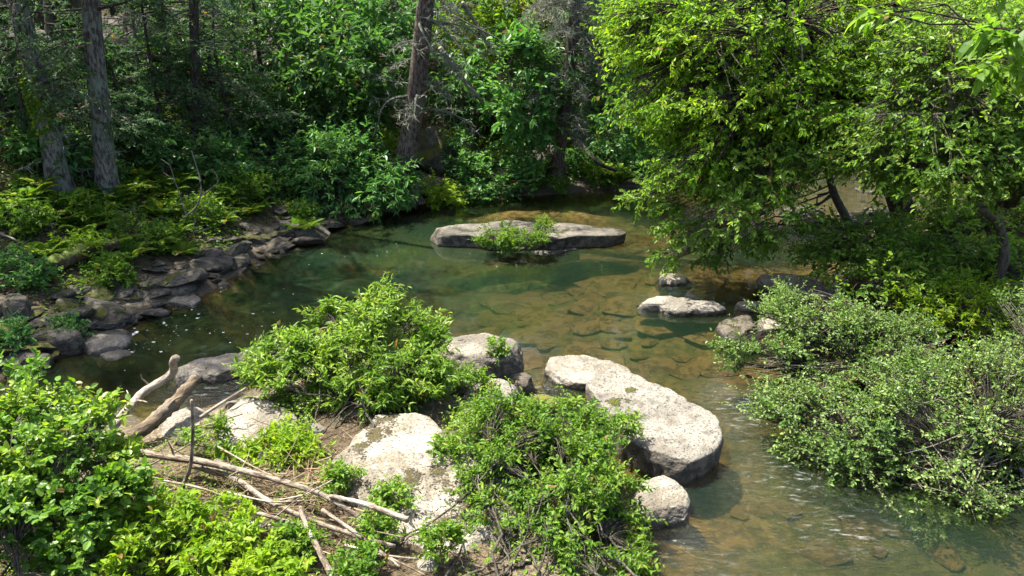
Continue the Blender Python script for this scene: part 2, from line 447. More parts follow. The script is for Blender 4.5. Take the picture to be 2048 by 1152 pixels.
R_ISLE = rock_mat('shaded_mottled_slab_stone', (.04, .035, .026), (.13, .115, .085), .9, .5, (.05, .06, .012), .04)  # mossy slab stone, its colour darkened for the shade it lies in
R_GREEN = rock_mat('mossy_stone', (.06, .055, .035), (.13, .115, .075), .5, 1.0, (.13, .13, .02), .05)
R_LEDGE = rock_mat('dark_ledge_stone', (.035, .033, .028), (.09, .086, .072), .6, .5, (.05, .07, .02))

# ------------------------------------------------------------------ plants
def blob(u, v, y, ru, rv, rd=None):
    c = aty(u, v, y); s = scale_at(c)
    rx, rz = ru * s, rv * s
    return (c, np.array([rx, rd if rd else (rx + rz) / 2, rz]))

FLATTEN = [1.]
def sample_blobs(blobs, n, nclump=None, sig=.3):
    vol = np.array([np.prod(r) ** (2 / 3) for c, r in blobs]); pr = vol / vol.sum()
    nclump = nclump or max(8, n // 9)
    k = rng.choice(len(blobs), nclump, p=pr)
    d = nrm(rng.standard_normal((nclump, 3))); rad = rng.uniform(.25, 1, (nclump, 1)) ** .5
    C = np.stack([blobs[i][0] for i in k]) + d * rad * np.stack([blobs[i][1] for i in k])
    S = np.stack([blobs[i][1] for i in k])
    j = rng.integers(0, nclump, n)
    g = rng.standard_normal((n, 3)) * sig * np.array([1, 1, FLATTEN[0]])
    return C[j] + g * np.minimum(S[j], S[j].mean(1, keepdims=True) * 1.0), (j * .6180339) % 1

def twig_leaves(mb, T, tone, nl, L, W, tm, droop=.25, up=.8, spread=.8, Lvar=.36, face=0.):
    """leaves along twig lines T (M,N,3)"""
    M, N, _ = T.shape
    t = (np.arange(nl) + .6) / nl
    t = np.clip(t[None] + rng.uniform(-.4, .4, (M, nl)) / nl, .04, 1) * (N - 1)
    i = np.minimum(t.astype(int), N - 2); f = (t - i)[..., None]
    m = np.arange(M)[:, None]
    P = T[m, i] * (1 - f) + T[m, i + 1] * f
    D = nrm(T[m, i + 1] - T[m, i])
    S = nrm(np.cross(D, np.array([0, 0, 1.]) + .5 * rng.standard_normal(D.shape)))
    sg = np.where(np.arange(nl) % 2 == 0, 1, -1)[None, :, None]
    A = D * .65 + S * sg * spread + .3 * rng.standard_normal(D.shape); A[..., 2] -= droop
    Nn = np.array([-.35 * face, -face, up]) + .55 * rng.standard_normal(D.shape)
    K = M * nl
    sz = np.exp(rng.normal(0, Lvar, K)).clip(.45, 1.7)
    a = np.clip(.55 * rng.beta(2, 2.6, K) + .45 * np.repeat(tone, nl), 0, 1)
    a = np.where(rng.random(K) < .012, 1., a * .95)
    leaves(mb, P.reshape(-1, 3), A.reshape(-1, 3), Nn.reshape(-1, 3), L * sz, W * sz, tm, a)

def wood_and_twigs(base, blobs, n_main, n_tw, tw_len, up, stem_r, base_spread, nclump=None, sig=.3, mains_from=None, arch=.7, tw_wander=.18, tw_droop=.1):
    base = np.asarray(base, float)
    targets, tone = sample_blobs(blobs, n_tw, nclump, sig)
    tg = targets[rng.choice(n_tw, n_main, replace=False)]
    if mains_from is None:
        b0 = base + rng.standard_normal((n_main, 3)) * np.array([base_spread, base_spread, 0])
    else:
        mf = np.asarray(mains_from); d = np.linalg.norm(tg[:, None] - mf[None], axis=2) + mf[None, :, 2] * .35
        b0 = mf[np.argmin(d, 1)]
    c0 = b0 + (tg - b0) * np.array([.35, .35, arch])
    main = bez(b0, c0, tg, 10)
    main[:, 1:-1] += rng.standard_normal((n_main, 8, 3)) * .02 * np.linalg.norm(tg - b0, axis=1)[:, None, None]
    cand = main[:, 3:].reshape(-1, 3); ci = np.zeros(n_tw, int)
    for s in range(0, n_tw, 2000):
        ci[s:s + 2000] = np.argmin(np.linalg.norm(targets[s:s + 2000, None] - cand[None], axis=2), 1)
    st = cand[np.maximum(ci - (ci % 7 > 0), 0)]
    mid = (st + targets) / 2 + np.array([0, 0, .06]) + rng.standard_normal((n_tw, 3)) * .04
    br = bez(st, mid, targets, 5)
    cen = np.mean([c for c, r in blobs], axis=0)
    d = nrm(targets - st) * .6 + nrm(targets - cen) * .45 + .4 * rng.standard_normal((n_tw, 3)); d[:, 2] += up
    tw = curves(targets, d, tw_len * rng.uniform(.6, 1.3, n_tw), 4, tw_wander, 0, tw_droop)
    rm = stem_r * np.linspace(1, .35, 10)[None] * rng.uniform(.6, 1.2, (n_main, 1))
    return main, rm, br, tw, tone

def shrub(name, label, cat, base, blobs, n_main, n_tw, tw_len, nl, L, W, mat, tm=MID, group=None, stem_r=.014, up=.3, base_spread=.12, stem_mat=None, shoots=0, shoot_len=.4,
          nclump=None, sig=.3, droop=.25, foliage='foliage', bare=0, tw_droop=.1, lup=.8, spread=.8):
    root = thing(name, label, cat, base, group)
    main, rm, br, tw, tone = wood_and_twigs(base, blobs, n_main, n_tw, tw_len, up, stem_r, base_spread, nclump, sig, tw_droop=tw_droop)
    mbs = mb = MB(); tubes(mb, main, rm, 5); tubes(mb, br, np.full(br.shape[:2], stem_r * .3), 3); tubes(mb, tw, np.full(tw.shape[:2], stem_r * .16), 3)
    if bare:
        t2, _ = sample_blobs(blobs, bare, None, .2)
        s2 = main[rng.integers(0, n_main, bare), rng.integers(4, 9, bare)]
        b2 = bez(s2, (s2 + t2) / 2 + rng.standard_normal((bare, 3)) * .12, t2 + rng.standard_normal((bare, 3)) * .1, 6)
        mb2 = MB(); tubes(mb2, b2, stem_r * np.linspace(.5, .15, 6)[None] * np.ones((bare, 1)), 4)
        mb2.build('dead_twigs', B_TWIG, root)
    lb = MB(); twig_leaves(lb, tw, tone, nl, L, W, tm, droop, lup, spread)
    if shoots:
        i = rng.choice(n_tw, shoots, replace=False); cen = np.mean([c for c, r in blobs], axis=0); q = tw[i, 0]
        d = nrm(q - cen) * .7 + .35 * rng.standard_normal((shoots, 3)); d[:, 2] = np.abs(d[:, 2]) * .6 + up * 1.2
        sh = curves(q, d, shoot_len * rng.uniform(.6, 1.5, shoots), 6, .12, 0, .12); tubes(mbs, sh, stem_r * .2 * np.ones(sh.shape[:2]), 3)
        twig_leaves(lb, sh, np.full(shoots, .9), int(nl * 1.5), L * .9, W * .9, tm, droop, lup, spread)
    mbs.build('stems', stem_mat or B_SHRUB, root, smooth=True)
    lb.build(foliage, mat, root)
    return root

def trunk_line(pts, n=40):
    return polyline(pts, n)

def trunk(mb, P, r0, r1, k=22, flare=.7, lobes=5, rough=.05):
    n = len(P); t = np.linspace(0, 1, n)
    R = r0 + (r1 - r0) * t ** .85
    z = np.linalg.norm(P - P[0], axis=1)
    F = 1 + flare * np.exp(-z / (2.2 * r0))
    T = nrm(np.gradient(P, axis=0)); ref = np.array([1., 0, 0])
    U = nrm(np.cross(T, ref)); W = np.cross(T, U); th = np.arange(k) * 2 * pi / k
    ph = rng.uniform(0, 6)
    lob = 1 + .45 * flare * np.exp(-z / (1.6 * r0))[:, None] * np.cos(lobes * th + ph)[None]
    cyl = np.stack([np.cos(th)[None] * 3 * np.ones((n, 1)), np.sin(th)[None] * 3 * np.ones((n, 1)), (z[:, None] / r0 * .25) * np.ones((1, k))], -1)
    nz = fbm(cyl.reshape(-1, 3), 3, int(ph * 100)).reshape(n, k)
    RR = (R * F)[:, None] * lob * (1 + rough * nz)
    V = P[:, None] + RR[..., None] * (np.cos(th)[None, :, None] * U[:, None] + np.sin(th)[None, :, None] * W[:, None])
    b = (np.arange(n - 1) * k)[:, None]; j = np.arange(k); j2 = (j + 1) % k
    mb.add(V.reshape(-1, 3), np.stack([b + j, b + j2, b + k + j2, b + k + j], -1).reshape(-1, 4))
    return R

def conifer_boughs(P, hmin, hmax, n, L0, L1, spray=16, nl=14, leaf=.055, az=None, down=.12, droop=.18, live=1., fine=2.2, twl=.38, seg=10):
    """hemlock boughs off trunk line P; returns wood lines, twig lines, leaf bases"""
    z = P[:, 2]; h = rng.uniform(hmin, hmax, n)
    b0 = np.stack([np.interp(h, z, P[:, i]) for i in range(3)], 1)
    ang = rng.normal(0, .85, n) + pi * rng.integers(0, 2, n) if az is None else rng.normal(az[0], az[1], n) if az != 'all' else rng.uniform(0, 2 * pi, n)
    L = np.interp(h, [hmin, hmax], [L0, L1]) * rng.uniform(.55, 1.2, n)
    d = np.stack([np.cos(ang), np.sin(ang), np.full(n, -down) + .12 * rng.standard_normal(n)], 1)
    B = curves(b0, d, L, seg, .11, .02, droop)
    m = np.repeat(np.arange(n), spray)
    t = np.tile((np.arange(spray) + .5) / spray, n) * .8 + .2 + rng.uniform(-.02, .02, n * spray)
    i = np.minimum((t * seg).astype(int), seg - 1); f = (t * seg - i)[:, None]
    p = B[m, i] * (1 - f) + B[m, i + 1] * f; D = nrm(B[m, i + 1] - B[m, i])
    S = nrm(np.cross(D, [0, 0, 1.])); sg = np.where(np.arange(n * spray) % 2 == 0, 1, -1)[:, None]
    dd = D * .7 + S * sg * .9 + .22 * rng.standard_normal(D.shape); dd[:, 2] -= .12
    tl = twl * L[m] * (1.05 - .75 * t) * rng.uniform(.5, 1.3, n * spray)
    TW = curves(p, dd, tl, 5, .12, 0, .16)
    return B, L, TW

def conifer_parts(mbw, mbl, B, L, TW, r=.02, nl=16, leaf=.06, leafw=.014, tm=STRIP, keep=1.):
    tubes(mbw, B, r * (L / L.max())[:, None] * np.linspace(1, .2, B.shape[1])[None], 4)
    tubes(mbw, TW, np.full(TW.shape[:2], r * .14), 3)
    if keep < 1: TW = TW[rng.random(len(TW)) < keep]
    if len(TW) and mbl is not None:
        twig_leaves(mbl, TW, rng.random(len(TW)), nl, leaf, leafw, tm, .05, 1.4, .8)

def grow_tree(name, label, cat, pts, r0, r1, blobs, n_main, n_tw, tw_len, nl, L, W, mat, bark, tm=FAR, group=None, limb_r=.05, from_t=.35, up=.1, k=14, flare=.5,
              nclump=None, sig=.3, droop=.3, extra_trunks=(), arch=.55, tw_droop=.1, bare=0, face=0.):
    base = np.asarray(pts[0], float)
    root = thing(name, label, cat, base, group)
    P = trunk_line(pts); mb = MB(); trunk(mb, P, r0, r1, k, flare)
    src = P[int(len(P) * from_t):]
    for (pp, ra, rb) in extra_trunks:
        Q = trunk_line(pp); trunk(mb, Q, ra, rb, k, 0.); src = np.concatenate([src, Q[8:]])
    mb.build('trunk', bark, root, smooth=True)
    main, rm, br, tw, tone = wood_and_twigs(base, blobs, n_main, n_tw, tw_len, up, limb_r, .1, nclump, sig, src, arch, tw_droop=tw_droop)
    lm = MB(); tubes(lm, main, rm, 6); tubes(lm, br, np.full(br.shape[:2], limb_r * .16), 3); tubes(lm, tw, np.full(tw.shape[:2], limb_r * .07), 3)
    if bare:
        t2, _ = sample_blobs(blobs, bare, None, .2); s2 = main[rng.integers(0, n_main, bare), rng.integers(4, 9, bare)]
        b2 = bez(s2, (s2 + t2) / 2 + rng.standard_normal((bare, 3)) * .15, t2, 6)
        mb2 = MB(); tubes(mb2, b2, limb_r * np.linspace(.3, .1, 6)[None] * np.ones((bare, 1)), 4); mb2.build('dead_twigs', B_TWIG, root)
    lm.build('limbs', bark, root, smooth=True)
    lb = MB(); twig_leaves(lb, tw, tone, nl, L, W, tm, droop, face=face)
    lb.build('crown', mat, root)
    return root

# ------------------------------------------------------------------ stones
def sphere_grid(nu, nv):
    ph = np.linspace(pi / 2, -pi / 2, nv)
    th = np.arange(nu) * 2 * pi / nu
    f = []
    i = (np.arange(nv - 1) * nu)[:, None]; j = np.arange(nu); j2 = (j + 1) % nu
    return ph, th, np.stack([i + j, i + nu + j, i + nu + j2, i + j2], -1).reshape(-1, 4)

def rock(name, label, outline, ztop, zbot, mat, cat='rock', e=.35, bulge=1.06, tilt=(0, 0), nz=.05, group=None, nu=170, nv=90, seed=0, planes=4, dome=.0):
    """boulder whose top-face outline is a list of photo pixels at height ztop"""
    O = np.array([at(u, v, ztop)[:2] for u, v in outline])
    c = O.mean(0); q = O - c
    an = np.arctan2(q[:, 1], q[:, 0]); o = np.argsort(an); an = an[o]; rr = np.linalg.norm(q[o], axis=1)
    an = np.concatenate([an - 2 * pi, an, an + 2 * pi]); rr = np.tile(rr, 3)
    ph, th, F = sphere_grid(nu, nv); tt = np.linspace(1, -1, nv); ph = pi / 2 * np.sign(tt) * np.abs(tt) ** 1.9
    thw = (th + pi) % (2 * pi) - pi
    R = np.interp(thw, an, rr)
    for _ in range(2): R = .25 * np.roll(R, 1) + .5 * R + .25 * np.roll(R, -1)
    # spread the rings so the rim is well covered
    cs = np.abs(np.cos(ph)) ** e; sn = np.sign(np.sin(ph)) * np.abs(np.sin(ph)) ** e
    zm, hz = (ztop + zbot) / 2, (ztop - zbot) / 2
    fl = 1 + (bulge - 1) * (1 - np.clip(sn, -1, 1)) / 2
    X = c[0] + (cs * fl)[:, None] * (R * np.cos(th))[None]; Y = c[1] + (cs * fl)[:, None] * (R * np.sin(th))[None]
    Z = zm + hz * sn[:, None] * np.ones((1, nu))
    V = np.stack([X, Y, Z], -1).reshape(-1, 3)
    rel = V - np.array([c[0], c[1], zm])
    V[:, 2] += (rel[:, 0] * tilt[0] + rel[:, 1] * tilt[1]) * np.clip((rel[:, 2] + hz) / (2 * hz), 0, 1)
    V[:, 2] += dome * np.clip(1 - (rel[:, 0] ** 2 + rel[:, 1] ** 2) / R.max() ** 2, 0, 1) * (rel[:, 2] > 0)
    S = R.mean(); r2 = np.random.default_rng(seed + 5)
    for _ in range(planes):
        a = r2.uniform(0, 2 * pi); n_ = nrm(np.array([cos(a), sin(a), r2.uniform(.1, .7)]))
        rel = V - np.array([c[0], c[1], zm]); dd = (rel * n_).sum(1); lim = dd.max() * r2.uniform(.84, .95)
        V -= np.clip(dd - lim, 0, None)[:, None] * n_ * .9
    rel2 = (V[:, 2] - zm) / max(hz, .01)
    nr = nrm((V - np.array([c[0], c[1], zm])) / np.array([S, S, max(hz, S * .4)]))
    V += nr * (nz * S * fbm(V * (1.6 / S), 4, seed) + .035 * S * fbm(V * (6 / S), 3, seed + 9) + .010 * S * fbm(V * (20 / S), 2, seed + 3) - .05 * S * np.clip(.10 - np.abs(fbm(V * (2.6 / S), 3, seed + 31)), 0, 1) / .10 * (.35 + .65 * (rel2 < .2)))[:, None]
    mb = MB(); mb.add(V, F)
    o = mb.build(name, mat, None, (c[0], c[1], zm), True)
    return tag(o, label, cat, group)

def stone_mesh(seed, flat=.5, n=14):
    bm = bmesh.new(); bmesh.ops.create_icosphere(bm, subdivisions=5, radius=1)
    V = np.array([v.co[:] for v in bm.verts]); F = np.array([[v.index for v in f.verts] for f in bm.faces]); bm.free()
    r = np.random.default_rng(seed)
    for _ in range(n):
        nn = nrm(r.standard_normal(3)); lim = r.uniform(.55, .85)
        d = V @ nn; V = V - np.clip(d - lim, 0, None)[:, None] * nn
    V = V * np.array([1, r.uniform(.6, .85), flat * r.uniform(.8, 1.2)])
    V += nrm(V) * (.05 * fbm(V * 2.2, 4, seed) + .02 * fbm(V * 8, 3, seed + 3))[:, None]
    mb = MB(); mb.add(V, F)
    return mb.mesh('stone', (0, 0, 0), True)

STONES = [stone_mesh(100 + i, .42 + .1 * (i % 3)) for i in range(9)]
FLATS = [stone_mesh(200 + i, .2, 12) for i in range(6)]
_smat = {}
def stone(name, label, p, s, rz, mat, cat='stone', group=None, lib=None, tilt=.15, zs=1.):
    lib = lib or STONES
    i = int(rng.integers(len(lib))); key = (id(lib), i, mat.name)
    if key not in _smat:
        me = lib[i].copy(); me.materials.clear(); me.materials.append(mat); _smat[key] = me
    o = bpy.data.objects.new(name, _smat[key]); COL.objects.link(o)
    o.location = tuple(float(c) for c in p); o.scale = (s, s, s * zs)
    o.rotation_euler = (rng.normal(0, tilt), rng.normal(0, tilt), rz)
    return tag(o, label, cat, group)

def log(name, label, pts, r0, r1, mat, cat='log', k=12, n=30, group=None, rough=.08, cap=True, knots=0, smooth_line=True):
    P = polyline(pts, n) if smooth_line else np.asarray(pts, float)
    R = np.linspace(r0, r1, len(P)) * (1 + rough * rng.standard_normal(len(P)) * .5)
    if cap:
        P = np.concatenate([P[:1] - (P[1] - P[0]) * .001, P, P[-1:] + (P[-1] - P[-2]) * .001]); R = np.concatenate([[R[0] * .02], R, [R[-1] * .02]])
    mb = MB(); tubes(mb, P, R, k, jit=rough * .5)
    for _ in range(knots):
        i = rng.integers(3, len(P) - 3); d = rng.standard_normal(3); d[2] = abs(d[2])
        q = curves(P[i][None], d[None], rng.uniform(2, 5) * r0, 4, .2)
        tubes(mb, q, np.linspace(r0 * .35, r0 * .1, 5)[None], 5)
    from mathutils import Vector
    c = P[len(P) // 2]; q = Vector((0, 0, 1)).rotation_difference(Vector(P[-1] - P[0])); Mx = np.array(q.to_matrix())
    mb.v = [((v - c) @ Mx + c).astype(np.float32) for v in mb.v]
    o = mb.build(name, mat, None, c, True)
    o.rotation_mode = 'QUATERNION'; o.rotation_quaternion = q
    return tag(o, label, cat, group)
# ------------------------------------------------------------------ boulders standing in the stream (top-face outlines in photo pixels)
R_BIG = rock_mat('speckled_boulder_stone_with_moss_spots', (.115, .104, .08), (.21, .193, .156), 1., .1, (.075, .075, .008), .05,
    spots=[(at(u, v, .30), r) for u, v, r in [(1228, 795, .07), (1258, 790, .09), (1228, 812, .10), (1256, 810, .07), (1240, 846, .10), (1262, 838, .07), (1232, 866, .08), (1192, 782, .05), (1284, 860, .05)]])
rock('boulder', 'largest pale boulder in the stream, long rounded slab with two green moss patches', [(1172, 762), (1195, 738), (1235, 735), (1300, 765), (1380, 800), (1432, 822), (1444, 880), (1420, 900), (1375, 918), (1330, 912), (1272, 880), (1225, 850), (1190, 800)], .34, -.18, R_BIG, 'boulder', .15, .95, (-.02, .04), .03, seed=1, planes=4)
rock('boulder', 'flat white topped slab tucked behind the largest stream boulder', [(1082, 718), (1120, 710), (1200, 718), (1245, 728), (1272, 748), (1262, 768), (1190, 762), (1110, 750)], .13, -.2, R_PALE, 'boulder', .16, 1.0, (0, .02), .03, seed=2)
rock('boulder', 'small egg shaped white boulder in shallow water just below the largest boulder', [(1262, 985), (1275, 960), (1318, 943), (1352, 955), (1380, 985), (1378, 1012), (1330, 1022), (1270, 1020)], .19, -.2, R_PALE, 'boulder', .36, 1.0, (0, .05), .05, seed=3, planes=3)
rock('boulder', 'big sun bleached flat boulder streaked with brown moss beside the driftwood', [(690, 868), (705, 845), (790, 828), (862, 834), (892, 872), (960, 905), (1050, 970), (1080, 1060), (1010, 1100), (880, 1110), (800, 1085), (740, 1010), (660, 950)], .42, -.05, R_MOSS, 'boulder', .5, 1.08, (.0, .10), .07, seed=4, dome=.06)
rock('boulder', 'dark streaked upright boulder at the right end of the willow bush', [(890, 676), (930, 666), (1000, 666), (1042, 680), (1046, 700), (1000, 712), (920, 712), (880, 698)], .48, -.2, R_SLAB, 'boulder', .28, 1.0, (0, .05), .06, seed=5)
rock('boulder', 'rounded tan boulder below the dark streaked upright boulder', [(925, 775), (965, 755), (1010, 748), (1040, 762), (1035, 785), (985, 800), (940, 800)], .38, -.2, R_PALE, 'boulder', .6, 1.0, (0, .05), .06, seed=6)
rock('boulder', 'small brown boulder between willow bush and rounded tan boulder', [(905, 760), (925, 748), (948, 752), (950, 768), (925, 776)], .36, -.1, R_GREY, 'boulder', .6, 1., seed=16)
rock('boulder', 'sloping tan boulder with twig shadows left of the willow bush', [(440, 850), (470, 800), (505, 786), (560, 808), (598, 845), (590, 875), (520, 890), (450, 890)], .42, -.05, R_PALE, 'boulder', .5, 1.05, (.0, .12), .06, seed=7)
rock('boulder', 'smooth white boulder half hidden under the broken tan log', [(318, 850), (340, 815), (390, 802), (415, 815), (408, 850), (350, 880)], .30, -.1, R_PALE, 'boulder', .6, 1., seed=8)
rock('boulder', 'long low mossy ledge between dark pool and side channel', [(335, 738), (365, 722), (430, 706), (475, 696), (488, 716), (470, 740), (400, 745), (350, 752)], .16, -.2, R_SLAB, 'boulder', .6, 1.0, (0, .0), .06, seed=9)
rock('boulder', 'low pale ledge at the left edge of the willow bush', [(470, 698), (520, 688), (600, 690), (640, 700), (600, 720), (500, 722)], .16, -.2, R_SLAB, 'boulder', .5, 1.0, seed=10)
rock('boulder', 'long grey slab in the pool carrying a clump of green plants', [(838, 458), (856, 450), (960, 446), (1080, 446), (1180, 450), (1240, 455), (1258, 462), (1240, 468), (1150, 469), (1040, 470), (940, 468), (862, 466)], .30, -.02, R_ISLE, 'boulder', .2, .97, (0, 0), .04, seed=11, planes=2)
rock('boulder', 'dark wet ledge under the front of the plant covered pool slab', [(960, 488), (1040, 486), (1120, 487), (1168, 490), (1160, 492), (1060, 493), (980, 492)], .06, -.3, R_LEDGE, 'boulder', .4, 1.0, seed=12)
rock('boulder', 'long peanut shaped grey rock in shallow clear water', [(1272, 600), (1300, 589), (1350, 592), (1400, 600), (1440, 598), (1456, 608), (1440, 614), (1390, 614), (1320, 606), (1280, 606)], .15, -.15, R_PALE, 'boulder', .5, 1.0, (0, .05), .08, seed=13)
rock('boulder', 'craggy little rock beneath the drooping branch tips', [(1310, 552), (1340, 542), (1375, 548), (1385, 558), (1350, 562), (1318, 560)], .09, -.2, R_SLAB, 'boulder', .8, 1., (0, .1), .12, seed=14)
rock('boulder', 'broad flat tan rock in leaf shade by the right bank', [(1500, 556), (1540, 540), (1600, 548), (1660, 568), (1700, 590), (1640, 592), (1560, 576)], .10, -.2, R_PALE, 'boulder', .4, 1., seed=15)
rock('boulder', 'half sunken brown rock with wet algae near the privet branches', [(1436, 650), (1465, 632), (1500, 628), (1506, 640), (1490, 662), (1450, 668)], .11, -.3, R_GREY, 'boulder', .6, 1.1, (.1, .1), seed=17)
rock('boulder', 'flat grey rock mostly behind the upper privet branches', [(1516, 640), (1550, 626), (1590, 632), (1600, 650), (1550, 660)], .2, -.2, R_SLAB, 'boulder', .5, 1., seed=18)
rock('boulder', 'thin wet rock just right of the peanut shaped rock', [(1470, 604), (1495, 598), (1528, 602), (1520, 609), (1485, 610)], .10, -.2, R_SLAB, 'boulder', .6, 1., seed=19)
rock('stone', 'elongated stone thick with green moss beside the side riffle', [(1034, 802), (1060, 788), (1100, 784), (1122, 790), (1115, 805), (1060, 815)], .2, -.15, R_GREEN, 'stone', .6, 1., seed=20)
rock('stone', 'round moss topped stone below the elongated mossy stone', [(1042, 826), (1065, 812), (1088, 815), (1090, 830), (1060, 840)], .18, -.1, R_GREEN, 'stone', .6, 1., seed=21)
rock('stone', 'dark wet round stone at the mouth of the side riffle', [(1012, 748), (1040, 738), (1068, 748), (1060, 762), (1025, 766)], .2, -.15, R_GREY, 'stone', .6, 1., seed=22)
rock('stone', 'rust brown stone left of the mossy pair by the side riffle', [(1005, 830), (1020, 815), (1045, 822), (1045, 842), (1015, 850)], .22, -.1, R_GREY, 'stone', .6, 1., seed=23)
rock('stone', 'pale speckled stone under driftwood tips at the bottom edge', [(830, 1118), (840, 1105), (868, 1103), (880, 1120), (870, 1140), (838, 1140)], .34, .0, R_PALE, 'stone', .55, 1., seed=24)
rock('boulder', 'brown shaded boulder wedged between herb clump and bleached boulder', [(618, 880), (640, 850), (680, 850), (690, 880), (672, 930), (630, 935)], .30, -.1, R_GREY, 'boulder', .55, 1., seed=25)
rock('boulder', 'pale stone under the leaf edge above the bleached boulder', [(600, 866), (640, 850), (690, 856), (680, 880), (620, 886)], .30, -.05, R_PALE, 'boulder', .6, 1., seed=26)
rock('boulder', 'flat pale stone glimpsed inside the willow bush', [(630, 745), (655, 732), (690, 735), (700, 755), (650, 765)], .55, -.05, R_PALE, 'boulder', .6, 1., seed=27)
# left shore, larger stones
rock('boulder', 'long mossy boulder touching the pool at the left shore', [(306, 562), (325, 553), (370, 556), (388, 570), (360, 578), (318, 574)], .20, -.15, R_GREY, 'boulder', .5, 1.05, seed=31)
rock('boulder', 'flat dark rock edged with foam beside the long mossy boulder', [(332, 592), (360, 585), (400, 590), (404, 600), (370, 605), (336, 604)], .07, -.2, R_SLAB, 'boulder', .5, 1., seed=32)
rock('boulder', 'low dome rock rimmed by a white foam line in dark water', [(160, 678), (190, 664), (235, 662), (262, 668), (240, 688), (180, 696)], .12, -.2, R_SLAB, 'boulder', .6, 1., seed=33)
rock('boulder', 'long flat topped grey slab at the left edge of the shore', [(54, 662), (75, 652), (130, 650), (158, 655), (155, 668), (90, 672)], .30, -.1, R_GREY, 'boulder', .4, 1., seed=34)
rock('boulder', 'broad brown sloping slab among the left shore rubble', [(55, 640), (90, 610), (140, 590), (165, 590), (162, 615), (130, 640), (80, 655)], .30, -.1, R_GREY, 'boulder', .5, 1., (0, .2), seed=35)
rock('boulder', 'tilted moss streaked boulder above dark water near the round shrub', [(556, 452), (570, 436), (595, 440), (622, 456), (618, 458), (580, 456)], .26, -.1, R_GREY, 'boulder', .5, 1.05, (-.1, .05), seed=36)
rock('boulder', 'tan moss topped boulder at the bend of the left shore', [(440, 510), (455, 502), (478, 506), (484, 520), (460, 522), (442, 518)], .18, -.1, R_GREY, 'boulder', .5, 1.05, seed=37)
rock('boulder', 'pale grey boulder beside the left foreground leaves', [(50, 715), (70, 700), (92, 702), (95, 715), (70, 718)], .16, -.1, R_GREY, 'boulder', .6, 1., seed=38)
rock('boulder', 'square grey block at the far left edge of the shore', [(-14, 600), (-5, 590), (16, 592), (18, 602), (0, 606)], .62, -.1, R_GREY, 'boulder', .3, 1., seed=39)
rock('boulder', 'squarish mossy block beneath ferns left of the shore rubble', [(5, 594), (20, 584), (46, 588), (44, 600), (22, 602)], .70, .0, R_GREY, 'boulder', .3, 1., seed=40)
rock('boulder', 'foam ringed flat rock nearly awash in front of the dome rock', [(190, 708), (215, 698), (250, 696), (268, 700), (250, 712), (205, 716)], .035, -.2, R_SLAB, 'boulder', .6, 1., seed=41)

# loose rubble along the left shore, stone by stone
shore = polyline([np.append(at(u, v)[:2], 0) for u, v in [(-10, 745), (60, 725), (150, 690), (240, 655), (320, 612), (395, 588), (500, 524), (600, 478), (700, 440), (800, 420)]], 400)
tan_ = nrm(np.gradient(shore, axis=0)); nor_ = np.stack([-tan_[:, 1], tan_[:, 0], 0 * tan_[:, 0]], 1)
for k in range(295):
    i = int(400 * rng.random() ** 1.25); off = rng.normal(.28, .34)
    off = float(np.clip(off, -.35, 1.0)); p = shore[i] + nor_[i] * off
    s = float(np.clip(rng.lognormal(math.log(.18), .5), .06, .5))
    g = float(gz(p[:1], p[1:2])[0]); p[2] = max(g, -.06) + s * rng.uniform(-.05, .15)
    moss = rng.random() < .35
    stone('shore_stone', 'loose mossy stone in the rubble along the left shore' if moss else 'loose grey stone in the rubble along the left shore', p, s, rng.uniform(0, 6.3),
          R_GREEN if moss and rng.random() < .5 else R_GREY, group='mossy rubble stones of the left shore' if moss else 'grey rubble stones of the left shore', tilt=.2, zs=.62)
# far shore stones
shore2 = polyline([np.append(at(u, v)[:2], 0) for u, v in [(900, 402), (1000, 395), (1060, 392), (1130, 386), (1250, 372), (1330, 361), (1450, 351), (1700, 340), (1900, 339)]], 300)
for k in range(40):
    i = int(rng.integers(0, 300)); p = shore2[i] + np.array([0, rng.normal(.15, .4), 0])
    s = float(np.clip(rng.lognormal(math.log(.22), .5), .1, .6)); g = float(gz(p[:1], p[1:2])[0]); p[2] = max(g, -.1) + s * .1
    stone('bank_stone', 'dark stone at the water edge under the far bank', p, s, rng.uniform(0, 6.3), R_LEDGE if rng.random() < .6 else R_GREY, group='stones along the far bank', tilt=.2)
# riffle stones
for k in range(45):
    u, v = rng.uniform(1460, 1910), rng.normal(440, 14)
    p = at(u, v); s = float(np.clip(rng.lognormal(math.log(.20), .5), .08, .5)); p[2] = float(rng.uniform(-.03, .05))
    stone('riffle_stone', 'wet stone breaking the water in the riffle behind the right trees', p, s, rng.uniform(0, 6.3), R_GREY if rng.random() < .5 else R_SLAB, group='stones in the riffle', tilt=.15)
for k in range(18):
    p = np.array([rng.uniform(4, 22), rng.uniform(19.5, 24), 0]); s = float(rng.uniform(.1, .35)); p[2] = rng.uniform(-.02, .04)
    stone('riffle_stone', 'flat stone showing in the shallow upstream reach', p, s, rng.uniform(0, 6.3), R_GREY, group='stones in the upstream shallows', lib=FLATS)
